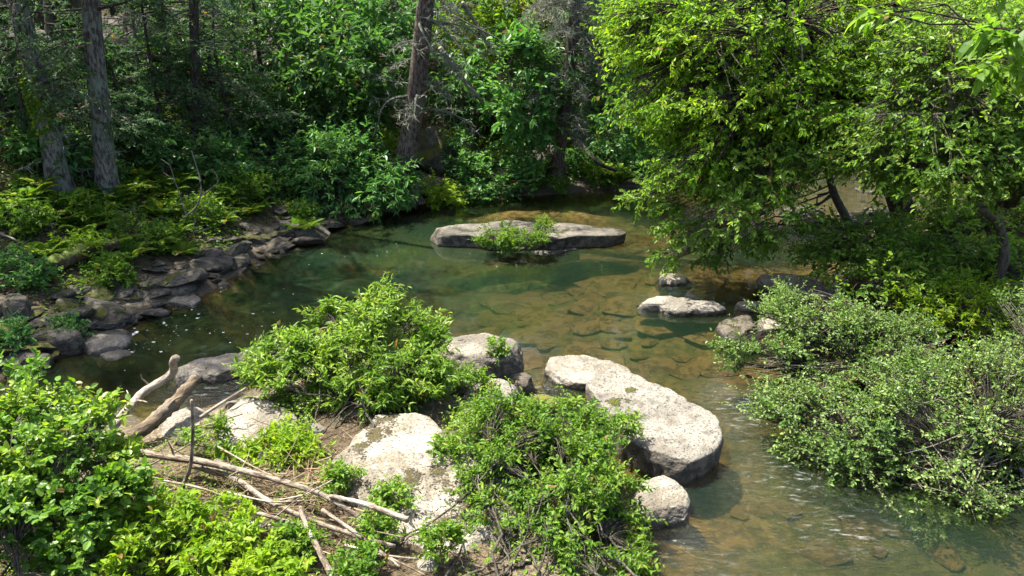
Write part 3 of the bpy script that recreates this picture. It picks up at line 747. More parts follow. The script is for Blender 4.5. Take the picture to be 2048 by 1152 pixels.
# stones at the right bank and on the island
for k in range(20):
    u, v = rng.choice([[1740, 580], [1800, 640], [1870, 680], [1700, 500], [1950, 705]]) + rng.normal(0, 1, 2) * [40, 14]
    p = at(u, v); s = float(rng.uniform(.07, .25)); g = float(gz(p[:1], p[1:2])[0]); p[2] = max(g, -.05) + s * .1
    stone('stone', 'small stone at the foot of the leafy right bank', p, s, rng.uniform(0, 6.3), R_GREY, group='stones at the right bank')
for k in range(40):
    u, v = rng.uniform(280, 1240), rng.uniform(740, 1000)
    p = at(u, v, .1); s = float(rng.uniform(.05, .16)); g = float(gz(p[:1], p[1:2])[0]); p[2] = max(g, -.05) + s * .1
    stone('cobble', 'small cobble on the gravel bar among the foreground bushes', p, s, rng.uniform(0, 6.3), R_GREY if k % 2 else R_PALE, group='cobbles of the gravel bar')
# flagstones lying under the clear water
done = []
while len(done) < 90:
    u, v = rng.uniform(900, 1560), rng.uniform(545, 742)
    p = at(u, v, -.28); g = float(gz(p[:1], p[1:2])[0])
    if g > -.12: continue
    s = float(np.clip(rng.lognormal(math.log(.42), .4), .18, .95))
    if any((p[0] - q[0]) ** 2 + (p[1] - q[1]) ** 2 < (.5 * (s + q[2])) ** 2 for q in done): continue
    done.append((p[0], p[1], s)); p[2] = g + .03
    stone('flagstone', 'amber flagstone lying under the clear shallow water', p, s, rng.normal(.3, .5), R_GREY, 'flagstone', 'flagstones under the clear water', FLATS, .04, .9)
for k in range(14):
    u, v = rng.uniform(1300, 1900), rng.uniform(930, 1150)
    p = at(u, v, -.3); g = float(gz(p[:1], p[1:2])[0])
    if g > -.12: continue
    p[2] = g + .02
    stone('flagstone', 'blurred brown stone under the fast water of the near run', p, float(rng.uniform(.1, .32)), rng.uniform(0, 6), R_GREY, 'flagstone', 'stones under the near run', FLATS, .05, .9)
# rock outcrops on the wooded slope
def outcrop(u, v, s, zs, label, mat=R_LEDGE, rz=0., lib=None):
    p = hit(u, v); stone('rock_outcrop', label, p + np.array([0, .2, s * zs * .2]), s, rz, mat, 'rock', None, lib or STONES[:3], .1, zs)
outcrop(868, 335, 1.0, 1.5, 'big mossy boulder on the bank right of the leaning trunk', R_GREEN, .3)
outcrop(30, 118, 1.3, 1., 'grey ledge block high on the slope behind the leftmost trunk')
outcrop(120, 200, .55, 1., 'small grey rock on the slope between the two big left trunks', R_GREY)
outcrop(1000, 245, 2.0, .9, 'dark overhanging ledge on the slope behind the lit leaves', R_LEDGE, .1)
outcrop(40, 30, 2.6, 1., 'highest dark ledge on the wooded slope at the left')
outcrop(260, 120, 1.6, .9, 'dark ledge on the slope right of the tallest left trunk')
outcrop(600, 150, 1.8, .9, 'dark ledge deep in shade behind the big leaved saplings')
outcrop(1095, 345, .7, 1.4, 'dark boulder at the foot of the dead hemlock', R_LEDGE)
outcrop(860, 395, .8, .9, 'tan boulder at the far water edge below the leaning trunk', R_GREY)
# ------------------------------------------------------------------ trees of the left bank and far slope
def tall(pts_px, yb, zt, lean=None):
    P = [aty(u, v, yb) for u, v in pts_px]
    d = (P[-1] - P[-2]) / (P[-1][2] - P[-2][2])
    return P + [P[-1] + d * (zt - P[-1][2])]

def hemlock(name, label, base, pts, r0, r1, boughs, bark=B_GREY, needles=L_NEEDLE, group=None, flare=.55, k=24, nleaf=18, leaf=.075, leafw=.024, dead=None, keep=1., tm=STRIP, cat='tree'):
    root = thing(name, label, cat, base, group)
    P = trunk_line([base - np.array([0, 0, .25])] + list(pts), 60); mb = MB(); trunk(mb, P, r0, r1, k, flare)
    mb.build('trunk', bark, root, smooth=True)
    mw, ml = MB(), MB()
    for b in boughs:
        B, L, TW = conifer_boughs(P, **b)
        conifer_parts(mw, ml, B, L, TW, .03, nleaf, leaf, leafw, tm, keep)
    mw.build('boughs', B_DARK, root)
    if ml.n: ml.build('crown', needles, root)
    if dead:
        md = MB()
        for d in dead:
            d = dict(d); rr = d.pop('r', .028)
            B, L, TW = conifer_boughs(P, **d)
            conifer_parts(md, None, B, L, TW, rr)
            twig_leaves(md, TW, rng.random(len(TW)), 10, .17, .013, STRIP, .1, .8, 1.)
        md.build('dead_branches', L_GREY, root)
    return root

b = hit(215, 388)
T2 = hemlock('hemlock_tree', 'tallest straight grey trunked hemlock on the left bank with a mossy root', b, tall([(203, 250), (190, 120), (181, 0)], b[1], 12.5), .20, .11,
    [dict(hmin=2.2, hmax=6.2, n=26, L0=1.5, L1=2.6), dict(hmin=6, hmax=12.2, n=64, L0=4.2, L1=1.6, down=.0, az='all')],
    dead=[dict(hmin=1.6, hmax=6, n=16, L0=.9, L1=1.4, spray=5)])
b = hit(118, 375)
T1 = hemlock('hemlock_tree', 'thick leaning hemlock with ivy low on its trunk at the far left', b, tall([(98, 260), (72, 150), (34, 0)], b[1], 12), .20, .11,
    [dict(hmin=2.3, hmax=6.2, n=24, L0=1.6, L1=2.5), dict(hmin=6, hmax=11.8, n=30, L0=3.4, L1=1., down=.0, az='all')],
    dead=[dict(hmin=2, hmax=6, n=10, L0=.9, L1=1.2, spray=5)])
iv = MB(); n = 260; v_ = rng.normal(205, 38, n).clip(120, 330); ax = np.array([aty(np.interp(q, [0, 150, 260, 375], [34, 72, 98, 118]), q, b[1]) for q in v_])
an = rng.normal(-pi / 2, .8, n); o_ = np.stack([np.cos(an), np.sin(an), 0 * an], 1)
leaves(iv, ax + o_ * (.20 + .05 * rng.random((n, 1))), o_ * .5 + .6 * rng.standard_normal((n, 3)), o_ + np.array([0, 0, .6]) + .3 * rng.standard_normal((n, 3)), .10, .07, MID, rng.random(n))
iv.build('ivy', L_HERB, T1)
b = hit(392, 300)
hemlock('hemlock_tree', 'slim dark straight trunk between the tall left hemlock and the leaning creek tree', b, tall([(392, 220), (390, 120), (387, 0)], b[1], 12), .13, .07,
    [dict(hmin=2.6, hmax=11, n=34, L0=1.8, L1=1.2)], B_DARK, dead=[dict(hmin=2.5, hmax=6, n=12, L0=.8, L1=1.4, spray=5)])
b = hit(285, 215)
hemlock('sapling_tree', 'thin grey sapling with bare forked twigs right of the tall left hemlock', b, tall([(275, 140), (268, 60), (262, 0)], b[1], 9), .05, .02,
    [dict(hmin=4.5, hmax=8.5, n=14, L0=1.2, L1=.7)], B_TWIG, dead=[dict(hmin=3, hmax=6.5, n=18, L0=1.2, L1=.9, spray=6)], flare=.3, k=10)
b = hit(338, 225)
hemlock('hemlock_tree', 'narrow dark trunk deep in shade behind the bare sapling', b, tall([(333, 130), (318, 0)], b[1], 13), .10, .06, [dict(hmin=4, hmax=12, n=26, L0=1.8, L1=1.)], B_DARK)
b = hit(112, 150)
hemlock('hemlock_tree', 'dark trunk high on the slope between the two big left trunks', b, tall([(110, 60), (106, 0)], b[1], 16), .22, .12, [dict(hmin=5, hmax=15, n=34, L0=2.6, L1=1.)], B_DARK)
b = np.array([-9.9, 12.6, float(gz(np.array([-9.9]), np.array([12.6]))[0])])  # hemlock added beyond the left edge so its crown shades shore and pool
hemlock('hemlock_tree', 'hemlock added out of view at the left to shade the shore and pool', b, [b + np.array([.1, 0, 5.]), b + np.array([.3, 0, 13.4])], .2, .08, [dict(hmin=7.2, hmax=13., n=80, L0=3.9, L1=1.4, down=.0, az='all')])
# the leaning creek tree with lichen draped dead limbs
b = at(812, 392, .35)
b[1] += .2
CT = hemlock('hemlock_tree', 'brown hemlock leaning over the pool with moss at its foot and lichen grey dead limbs', b, tall([(806, 350), (818, 280), (832, 200), (842, 100), (852, 0)], b[1], 12.5), .27, .12,
    [dict(hmin=5.5, hmax=12.2, n=24, L0=2.2, L1=.8)], B_RED, flare=.55,
    dead=[dict(hmin=2.8, hmax=6.5, n=8, L0=1.2, L1=1.6, spray=14, droop=.22), dict(hmin=2.2, hmax=5.5, n=8, L0=1.6, L1=2.0, spray=16, az=(-.3, .5)), dict(hmin=2.4, hmax=5, n=4, L0=1.2, L1=1.5, spray=12, az=(3.4, .4)), dict(hmin=2.2, hmax=5.5, n=7, L0=1.6, L1=2.2, spray=3, az=(-1.5, .8), droop=.45, r=.06)])
b = hit(1108, 358)
hemlock('hemlock_tree', 'dying hemlock veiled in fine grey twigs right of the big leaved saplings', b, tall([(1120, 290), (1138, 150), (1152, 0)], b[1], 12), .19, .1,
    [dict(hmin=7, hmax=11.5, n=16, L0=1.6, L1=.7)], B_RED, flare=.6,
    dead=[dict(hmin=1.6, hmax=7.5, n=84, L0=1.4, L1=2.0, spray=24, droop=.28, r=.04, az='all'), dict(hmin=1.2, hmax=3.5, n=12, L0=1.3, L1=1.2, spray=12, down=.5)])
# young hemlocks filling the shade
for (u, v, h, n, lab) in [(60, 330, 3.2, 26, 'young hemlock with pale lichen boughs in front of the leaning left trunk'), (275, 330, 2.6, 22, 'young hemlock at the right of the tall left trunk'),
        (330, 290, 4.2, 30, 'young hemlock under the bare grey sapling'), (470, 290, 5.0, 34, 'bushy young hemlock left of the round bright shrub'), (530, 220, 6.0, 36, 'dark young hemlock with long grey boughs above the round bright shrub'),
        (430, 190, 6.5, 34, 'young hemlock in deep shade behind the slim dark trunk'), (160, 240, 4.5, 28, 'young hemlock between the two big left trunks'), (20, 240, 5.0, 28, 'young hemlock at the far left edge of the slope'),
        (690, 190, 7.5, 34, 'tall thin hemlock behind the big leaved saplings'), (1010, 140, 8., 36, 'tall thin hemlock beyond the dark ledge'), (240, 90, 8., 34, 'hemlock high on the slope right of the tallest trunk')]:
    b = hit(u, v)
    hemlock('young_hemlock', lab, b, [b + np.array([rng.normal(0, .1), 0, h * .5]), b + np.array([rng.normal(0, .2), 0, h])], .035 + .008 * h, .012, [dict(hmin=b[2] + .3, hmax=b[2] + h, n=int(n * 1.35), L0=.32 * h + .6, L1=.25, down=.05)],
            B_DARK, flare=.2, k=8, nleaf=14, leaf=.085, leafw=.028)

for (u, v, ru, rv, lab) in [(90, 300, 60, 30, 'low broad leaved shrub behind the leaning left trunk'), (290, 290, 60, 30, 'low broad leaved shrub on the slope right of the tall hemlock'), (430, 320, 60, 34, 'low broad leaved shrub below the slim dark trunk'), (180, 130, 50, 40, 'leafy shrub high between the two big left trunks'), (500, 210, 60, 45, 'leafy shrub in the shade left of the big leaved sapling'), (330, 130, 45, 50, 'leafy shrub high on the slope beside the bare sapling'), (20, 170, 50, 40, 'leafy shrub at the far left edge of the slope'), (240, 200, 45, 35, 'leafy shrub just right of the tallest trunk'), (580, 270, 50, 40, 'leafy shrub in the shade above the round bright shrub')]:
    h = hit(u, v + rv); yy = h[1]; S = blob
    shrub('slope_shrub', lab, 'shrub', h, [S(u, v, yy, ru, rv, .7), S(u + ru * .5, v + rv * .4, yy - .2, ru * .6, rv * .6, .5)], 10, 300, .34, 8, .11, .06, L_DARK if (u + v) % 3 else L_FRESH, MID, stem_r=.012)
# broadleaf saplings behind the pool
def sap(label, u, v, blobs, L, W, n_tw, nl, mat, name='sapling_tree', group=None, tm=MID, r=.05, tw=.4, lvar=.25, sig=.25, bark=B_DARK):
    b = hit(u, v); top = blobs[0][0]
    return grow_tree(name, label, 'tree', [b - np.array([0, 0, .2]), (b * .6 + top * .4), top], r, r * .35, blobs, 14, n_tw, tw, nl, L, W, mat, bark, tm, group, .022, .25, .15, 8, .3, sig=sig)
S = blob
sap('big leaved sapling in dark green tiers left of the leaning creek tree', 690, 300, [S(690, 90, 21, 110, 90, 1.6), S(620, 170, 20.5, 80, 70, 1.2), S(750, 150, 20, 70, 80, 1.2), S(700, 210, 20, 80, 40)], .19, .09, 760, 7, L_DARK)
sap('sunlit leafy sapling just right of the slim dark trunk', 440, 215, [S(385, 120, 22, 60, 55, 1.2), S(430, 150, 21.5, 55, 40)], .16, .09, 260, 7, L_FRESH)
sap('big leaved sapling beside the dying hemlock', 1050, 300, [S(1045, 210, 20, 55, 65, .9), S(1010, 130, 20.5, 80, 50), S(1075, 150, 20.5, 40, 60)], .19, .095, 330, 7, L_FRESH)
sap('bright sapling lit from behind at the top between the two creek trees', 950, 290, [S(960, 50, 24.5, 110, 60, 1.2), S(1030, 70, 24.5, 60, 40)], .16, .08, 420, 7, L_LIME)
sap('dark leafed sapling low beside the mossy bank boulder', 930, 260, [S(930, 180, 22, 60, 60, 1.2)], .16, .08, 200, 7, L_DARK)
sap('leafy sapling leaning in from the top left of the leaning creek tree', 560, 180, [S(770, 25, 22, 90, 45, 1.2), S(620, 20, 22.5, 90, 45, 1.2)], .16, .08, 420, 7, L_FRESH)
sap('blue green leafed sapling at the left edge of the big canopy', 1225, 330, [S(1215, 190, 20, 50, 60, .9), S(1195, 140, 20.5, 40, 50), S(1250, 250, 19, 60, 50)], .11, .06, 420, 8, L_FRESH)
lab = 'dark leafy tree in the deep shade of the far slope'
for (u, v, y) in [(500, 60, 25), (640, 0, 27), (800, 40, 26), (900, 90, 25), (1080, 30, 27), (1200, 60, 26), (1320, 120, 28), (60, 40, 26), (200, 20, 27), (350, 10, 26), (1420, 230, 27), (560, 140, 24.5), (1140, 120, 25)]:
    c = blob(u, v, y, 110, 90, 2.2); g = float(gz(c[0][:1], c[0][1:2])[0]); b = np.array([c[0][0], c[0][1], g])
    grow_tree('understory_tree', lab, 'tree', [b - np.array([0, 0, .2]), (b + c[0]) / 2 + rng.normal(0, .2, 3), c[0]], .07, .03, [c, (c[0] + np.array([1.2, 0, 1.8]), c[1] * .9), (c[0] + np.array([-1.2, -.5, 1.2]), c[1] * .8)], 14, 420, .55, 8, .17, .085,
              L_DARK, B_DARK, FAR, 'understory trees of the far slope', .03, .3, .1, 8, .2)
lab = 'tall leafy tree closing the view up the stream behind the right canopy'
for (x, y, h) in [(8, 27, 9), (13, 29, 10), (18, 28, 9), (23, 27, 8), (28, 32, 11), (4, 31, 10), (15.5, 26.5, 6), (32, 27, 8)]:
    g = float(gz(np.array([x]), np.array([y]))[0]); b = np.array([x, y, g])
    bl = [(b + np.array([0, 0, h * .75]), np.array([2.4, 2.2, h * .25])), (b + np.array([1., -.6, h * .4]), np.array([2., 1.8, h * .2])), (b + np.array([-1.2, -.4, h * .25]), np.array([1.8, 1.6, h * .18]))]
    grow_tree('far_tree', lab, 'tree', [b, b + np.array([.2, 0, h * .5]), b + np.array([.4, 0, h * .95])], .14, .05, bl, 18, 620, .6, 9, .15, .085, L_HERB, B_DARK, FAR, 'trees up the stream', .04, .25, .1, 8, .3)

# ------------------------------------------------------------------ shrubs of the left and far bank
shrub('round_shrub', 'round bright green shrub with palm shaped leaf tiers overhanging the pool edge', 'shrub', hit(735, 405), [S(690, 320, 18, 75, 45, .8), S(650, 300, 18.2, 50, 30), S(750, 360, 17.6, 60, 40, .8), S(680, 385, 17.4, 75, 45, .8), S(620, 350, 18, 50, 50), S(780, 390, 17.4, 35, 25)],
      12, 900, .32, 9, .125, .05, L_FRESH, MID, stem_r=.02, up=.0, droop=.35)
shrub('vine_shrub', 'pale sunlit vine tangle between the mossy bank boulder and the dying hemlock', 'shrub', hit(1000, 375), [S(940, 310, 20, 40, 40, .6), S(985, 345, 19.7, 60, 45, .6), S(1030, 350, 19.7, 45, 45, .6), S(960, 375, 19.4, 60, 25), S(1045, 300, 20.4, 40, 40)],
      12, 620, .3, 9, .085, .055, L_FRESH, MID, stem_r=.012)
shrub('bank_tuft', 'yellow green leafy tuft at the water edge under the leaning creek tree', 'plant', hit(880, 398), [S(875, 378, 18.6, 28, 24, .4), S(890, 395, 18.4, 24, 14, .3)], 8, 150, .22, 9, .075, .035, L_LIME, MID, stem_r=.008)
shrub('bank_tuft', 'sunlit leafy tuft left of the foot of the leaning creek tree', 'plant', hit(785, 345), [S(778, 312, 19.2, 18, 34, .4)], 8, 130, .22, 9, .08, .035, L_LIME, MID, stem_r=.008)
shrub('slab_plants', 'green leafy clump growing on the long grey pool slab', 'plant', at(1030, 466, .42), [S(1005, 466, 14.4, 42, 10, .3), S(1060, 470, 14.3, 42, 10, .3), S(1030, 480, 14., 60, 13, .2), S(1075, 450, 14.6, 20, 12, .2), S(980, 478, 14., 24, 10, .2)], 16, 640, .12, 9, .042, .020, L_HERB, MID, stem_r=.006, base_spread=.35)
for (u, v, ru, rv, lab, mat, L) in [(285, 470, 50, 36, 'dense fern green shrub on the left bank below the tall hemlock', L_HERB, .06), (160, 415, 50, 26, 'leafy shrub at the foot of the leaning left trunk', L_HERB, .07), (215, 350, 30, 22, 'soft green sprig across the root of the tall left hemlock', L_FRESH, .06),
        (35, 590 - 45, 45, 26, 'bright leafed low shrub at the left edge above the square block', L_FRESH, .06), (225, 545, 36, 22, 'round leaved low plant over the shore rubble left of the long mossy boulder', L_HERB, .06), (480, 375, 60, 34, 'leafy shrub left of the round bright shrub', L_HERB, .07),
        (560, 350, 40, 40, 'dark leafed shrub behind the round bright shrub', L_DARK, .09), (30, 430, 60, 26, 'leafy shrub on the shaded bank at the far left', L_HERB, .07), (395, 425, 40, 24, 'leafy shrub around the dead forked branch', L_HERB, .06), (1190, 352, 40, 16, 'low leafy growth over the far stones right of the dying hemlock', L_HERB, .08), (1290, 335, 50, 22, 'leafy growth at the foot of the fallen pole', L_FRESH, .08), (1100, 372, 40, 12, 'low plants at the far water edge left of the dying hemlock', L_HERB, .07), (470, 265, 35, 22, 'fresh green sprig lit in the shade above the shore shrubs', L_FRESH, .09),
        (1160, 330, 40, 22, 'low green plant at the foot of the dying hemlock', L_FRESH, .08), (1240, 300, 50, 32, 'soft grassy bush on the far bank right of the dying hemlock', L_FRESH, .10), (600, 425, 36, 16, 'low leafy plant at the left foot of the round bright shrub', L_HERB, .06), (160, 495, 36, 20, 'sunlit yellow green plant behind the mossy rotten log', L_LIME, .07), (130, 660, 18, 16, 'small plant sprouting among the left shore slabs', L_FRESH, .05), (15, 675, 26, 22, 'leafy plant at the left edge among the shore slabs', L_FRESH, .06)]:
    h = hit(u, v + rv * .7); yy = h[1]
    shrub('bank_shrub', lab, 'shrub', h, [S(u, v, yy, ru, rv, ru * .012 * .7), S(u + ru * .4, v + rv * .3, yy - .1, ru * .6, rv * .7), S(u - ru * .5, v + rv * .2, yy, ru * .5, rv * .7)], 10, int(120 + ru * rv * .09), .2, 9, L * 1.05, L * .5, mat, MID, stem_r=.008)

FLATTEN[0] = .45
# ------------------------------------------------------------------ big trees of the right bank
b = hit(1822, 438)
grow_tree('canopy_tree', 'big yellow green tree on the right bank whose dark trunk leans left over the stream', 'tree', [b - np.array([0, 0, .2]), aty(1795, 390, b[1]), aty(1748, 310, b[1] - .3), aty(1690, 180, b[1] - 1.2), aty(1610, 40, b[1] - 2.2), aty(1560, -60, b[1] - 2.8)], .24, .08,
    [S(1310, 70, 13.8, 95, 90, 1.1), S(1450, 40, 13.2, 150, 110, 1.4), S(1610, 50, 13, 160, 110, 1.4), S(1770, 70, 13.4, 120, 110, 1.3), S(1320, 200, 13.2, 100, 70, 1.), S(1450, 210, 12.8, 130, 90, 1.2), S(1600, 190, 12.6, 140, 90, 1.2), S(1730, 200, 13, 100, 90, 1.2), S(1390, 300, 12.4, 90, 60, .9), S(1510, 310, 12.4, 100, 55, .9), S(1860, 60, 13.6, 110, 90, 1.2), S(1840, 180, 13.4, 90, 70, 1.)],
    64, 4100, .42, 13, .076, .037, L_SUN, B_DARK, MID, None, .06, .3, .1, 16, .5, nclump=260, sig=.25, droop=.45, bare=90, tw_droop=.2, face=.75)
b = hit(2000, 428)
grow_tree('canopy_tree', 'taller bright leafed tree filling the gaps behind the big leaning canopy', 'tree', [b - np.array([0, 0, .2]), aty(1930, 250, b[1] + .2), aty(1760, 60, b[1] - .3), aty(1700, -60, b[1] - .3)], .2, .07,
    [S(1330, 60, 17, 90, 80, 1.), S(1460, 70, 17.2, 130, 90, 1.2), S(1620, 60, 17.2, 150, 90, 1.2), S(1790, 70, 17.4, 140, 100, 1.2), S(1960, 80, 17.6, 130, 110, 1.2), S(1420, 200, 16.8, 110, 80, 1.), S(1570, 210, 17, 130, 80, 1.), S(1740, 210, 17.2, 130, 80, 1.), S(1900, 220, 17.4, 130, 70, 1.), S(1500, 290, 16.8, 80, 36, .7)],
    44, 3000, .46, 12, .095, .047, L_CANOPY, B_DARK, FAR, None, .05, .3, .1, 14, .4, nclump=330, sig=.26, droop=.4, face=1.)
b = hit(1735, 525)
grow_tree('leaning_tree', 'slender tree leaning left from the right bank with drooping branches touching the pool', 'tree', [b - np.array([0, 0, .2]), aty(1705, 460, b[1]), aty(1668, 390, b[1] - .1), aty(1650, 320, b[1] - .4), aty(1640, 220, b[1] - .7)], .10, .05,
    [S(1400, 385, 12.8, 110, 32, .6), S(1320, 395, 12.8, 50, 20, .4), S(1390, 440, 12.6, 70, 36, .5), S(1345, 490, 12.3, 22, 40, .3), S(1335, 530, 12.2, 16, 20, .2), S(1500, 415, 11.8, 90, 50, .8), S(1590, 315, 12, 70, 30, .8), S(1500, 340, 12.2, 110, 36, .8), S(1460, 500, 12.3, 50, 16, .3), S(1520, 470, 12.3, 40, 20, .3)],
    34, 820, .36, 12, .07, .035, L_CANOPY, B_SHRUB, MID, None, .026, .35, -.05, 12, .3, nclump=95, sig=.2, droop=.5, bare=70, tw_droop=.3, face=.6)
b = hit(1985, 585)
grow_tree('crooked_tree', 'crooked forked little tree on the right bank with silvery green leaves', 'tree', [b - np.array([0, 0, .2]), aty(2012, 510, b[1]), aty(1998, 445, b[1]), aty(1945, 405, b[1] - .1), aty(1920, 320, b[1] - .3), aty(1900, 200, b[1] - .4)], .085, .035,
    [S(1880, 130, 11, 110, 90, 1.), S(1980, 200, 10.8, 90, 110, 1.), S(1820, 250, 11.2, 110, 60, .9), S(1930, 310, 10.6, 120, 55, .9), S(1790, 320, 11.2, 90, 40, .8), S(2030, 330, 10.2, 60, 90, .8), S(1980, 60, 11.4, 100, 70, 1.), S(1720, 290, 11.6, 70, 50, .8)],
    40, 3400, .36, 11, .065, .034, L_CANOPY, B_SHRUB, MID, None, .03, .4, .05, 12, .3, extra_trunks=[([aty(1998, 445, b[1]), aty(1996, 385, b[1] + .1), aty(2010, 300, b[1] + .2)], .05, .03)], droop=.3, bare=50, face=.6)
b = hit(1888, 422)
sb = thing('broken_trunk', 'short broken dark trunk standing upright at the upstream edge of the right bank', 'tree trunk', b); mb = MB()
trunk(mb, trunk_line([b - np.array([0, 0, .2]), aty(1889, 395, b[1]), aty(1887, 366, b[1])], 24), .1, .085, 14, .3); mb.build('trunk', B_DARK, sb, smooth=True)
# overhanging big leaved branch in the upper right corner
b = np.array([6.2, 6.4, float(gz(np.array([6.2]), np.array([6.4]))[0])])
grow_tree('magnolia_tree', 'near big leaved branches hanging into the top right corner', 'tree', [b, b + np.array([-.2, .1, 2.6]), np.array([5.4, 6.4, 5.6])], .09, .03, [S(1870, 20, 6.4, 110, 22, .4), S(1830, 90, 6.6, 60, 16, .25), S(2010, 60, 6.2, 60, 60, .5), S(2030, 130, 6.2, 25, 40, .3), S(1960, 5, 6.2, 90, 25, .4)],
    10, 46, .22, 6, .14, .065, L_CANOPY, B_DARK, NEAR, None, .018, .5, -.05, 10, .2, sig=.3, droop=.2)

# ------------------------------------------------------------------ shrubs of the right bank
FLATTEN[0] = .7
shrub('bank_shrub', 'leafy shrub mass on the right bank under the crooked little tree', 'shrub', hit(1800, 560), [S(1750, 490, 11.8, 90, 45, .8), S(1850, 500, 11.6, 100, 50, .8), S(1700, 540, 11.2, 60, 30, .6), S(1790, 550, 11, 100, 36, .7), S(1660, 480, 12, 50, 36, .6)], 20, 1000, .3, 10, .07, .036, L_CANOPY, MID, bare=20)
shrub('bank_shrub', 'leafy shrub at the right edge behind the crooked little tree', 'shrub', hit(1960, 480), [S(1950, 440, 13.5, 100, 40, .8), S(2040, 430, 13, 60, 60, .8), S(2020, 520, 11.6, 70, 40, .7)], 14, 560, .3, 10, .07, .036, L_CANOPY, MID)
shrub('grass_mound', 'bright yellow green leafy mound on the right bank edge', 'plant', hit(1900, 640), [S(1870, 610, 10.2, 75, 36, .5), S(1950, 620, 10, 80, 40, .6), S(1920, 580, 10.4, 80, 24, .5)], 20, 800, .2, 12, .06, .018, L_LIME, MID, base_spread=.5)
shrub('privet_bush', 'upper silvery privet bush reaching left over the stream from the right bank', 'shrub', hit(1900, 700), [S(1600, 640, 9.4, 70, 45, .5), S(1680, 680, 9.0, 110, 60, .7), S(1800, 700, 8.9, 90, 45, .6), S(1560, 715, 8.7, 80, 30, .4), S(1490, 715, 8.8, 42, 20, .3), S(1590, 600, 9.8, 40, 18, .3), S(1730, 665, 9.2, 60, 28, .4), S(1620, 760, 8.3, 80, 30, .4)],
      26, 1700, .26, 13, .036, .021, L_PALE, MID, stem_r=.016, bare=150, droop=.2, sig=.2, shoots=90, shoot_len=.36, nclump=110)
shrub('privet_bush', 'lower silvery privet bush sprawling over the fast water at the right', 'shrub', np.array([5.6, 6.9, float(gz(np.array([5.6]), np.array([6.9]))[0])]),
      [S(1600, 830, 7.5, 80, 55, .5), S(1700, 870, 7.1, 120, 75, .7), S(1840, 850, 7., 120, 80, .8), S(1970, 830, 7, 90, 100, .8), S(1790, 950, 6.7, 130, 50, .5), S(1920, 940, 6.5, 110, 55, .6), S(1830, 1015, 6.3, 50, 28, .3), S(2025, 740, 7.6, 50, 70, .5), S(1880, 760, 7.6, 80, 40, .5), S(1930, 1000, 6.3, 30, 20, .2), S(2040, 630, 8., 30, 45, .4)],
      34, 2500, .24, 13, .035, .021, L_PALE, MID, stem_r=.018, bare=260, droop=.2, sig=.2, shoots=170, shoot_len=.5, nclump=170)

# ------------------------------------------------------------------ foreground bushes on the gravel bar
shrub('willow_bush', 'bright willow bush with lance shaped leaves rising between the boulders', 'shrub', at(720, 815, .3), [S(752, 632, 8.4, 47, 33, .5), S(652, 652, 8.4, 25, 33, .3), S(560, 680, 8.1, 51, 26, .4), S(690, 680, 8.1, 94, 42, .6), S(820, 680, 8.2, 55, 33, .5), S(600, 740, 7.8, 73, 37, .5), S(760, 750, 7.7, 103, 42, .6), S(860, 750, 7.8, 43, 37, .4), S(640, 800, 7.5, 43, 25, .3), S(760, 800, 7.4, 68, 25, .4)],
      30, 1150, .22, 13, .078, .024, L_BUSH, NEAR, stem_r=.014, up=.45, base_spread=.45, sig=.2, bare=14, nclump=62, shoots=110, shoot_len=.3)
shrub('alder_bush', 'sprawling green bush with small oval leaves in the bottom middle', 'shrub', at(1110, 1130, .3), [S(1010, 850, 6.5, 70, 32, .3), S(1110, 870, 6.35, 100, 36, .4), S(1165, 880, 6.4, 50, 28, .3), S(1000, 950, 6., 60, 50, .4), S(1120, 960, 5.9, 110, 65, .5), S(1200, 1010, 5.6, 70, 60, .4), S(1010, 1060, 5.5, 90, 65, .4), S(1150, 1090, 5.3, 130, 60, .5), S(950, 1120, 5.2, 80, 36, .3), S(1260, 1120, 5.1, 36, 26, .2)],
      36, 2900, .2, 14, .044, .020, L_HERB, NEAR, stem_r=.012, up=.35, base_spread=.5, sig=.2, bare=34, nclump=130, shoots=90, shoot_len=.28)
shrub('leafy_bush', 'big leafy bush with round leaves filling the left foreground corner', 'shrub', at(90, 1150, .3), [S(30, 800, 5.6, 70, 50, .4), S(80, 840, 5.6, 80, 46, .4), S(160, 840, 5.6, 55, 40, .4), S(70, 920, 5.2, 120, 80, .5), S(180, 890, 5.2, 60, 55, .4), S(60, 1030, 4.8, 110, 100, .5), S(190, 1010, 4.8, 80, 66, .4), S(250, 970, 5., 36, 30, .3), S(150, 1110, 4.5, 120, 50, .3)],
      28, 1500, .18, 12, .045, .030, L_ROUND, ROUND, stem_r=.012, up=.35, base_spread=.4, sig=.22, bare=16, nclump=60, shoots=40, shoot_len=.2)
shrub('lime_herb', 'lime green leafy herb patch along the bottom edge beside the driftwood', 'plant', at(420, 1120, .3), [S(340, 1050, 4.9, 80, 36, .3), S(450, 1075, 4.9, 70, 30, .3), S(540, 1120, 4.7, 50, 20, .2), S(400, 1125, 4.6, 130, 36, .3), S(250, 1120, 4.5, 70, 36, .2), S(540, 1140, 4.5, 80, 20, .2)],
      34, 620, .15, 11, .06, .026, L_LIME, NEAR, stem_r=.006, up=.7, base_spread=.5, sig=.22)
shrub('herb_clump', 'bright herb clump growing behind the long driftwood branch', 'plant', at(560, 950, .32), [S(575, 908, 6.5, 62, 30, .3), S(490, 935, 6.4, 50, 20, .25), S(605, 940, 6.4, 42, 26, .2)], 30, 700, .16, 11, .062, .02, L_LIME, NEAR, stem_r=.006, up=.6, base_spread=.35)
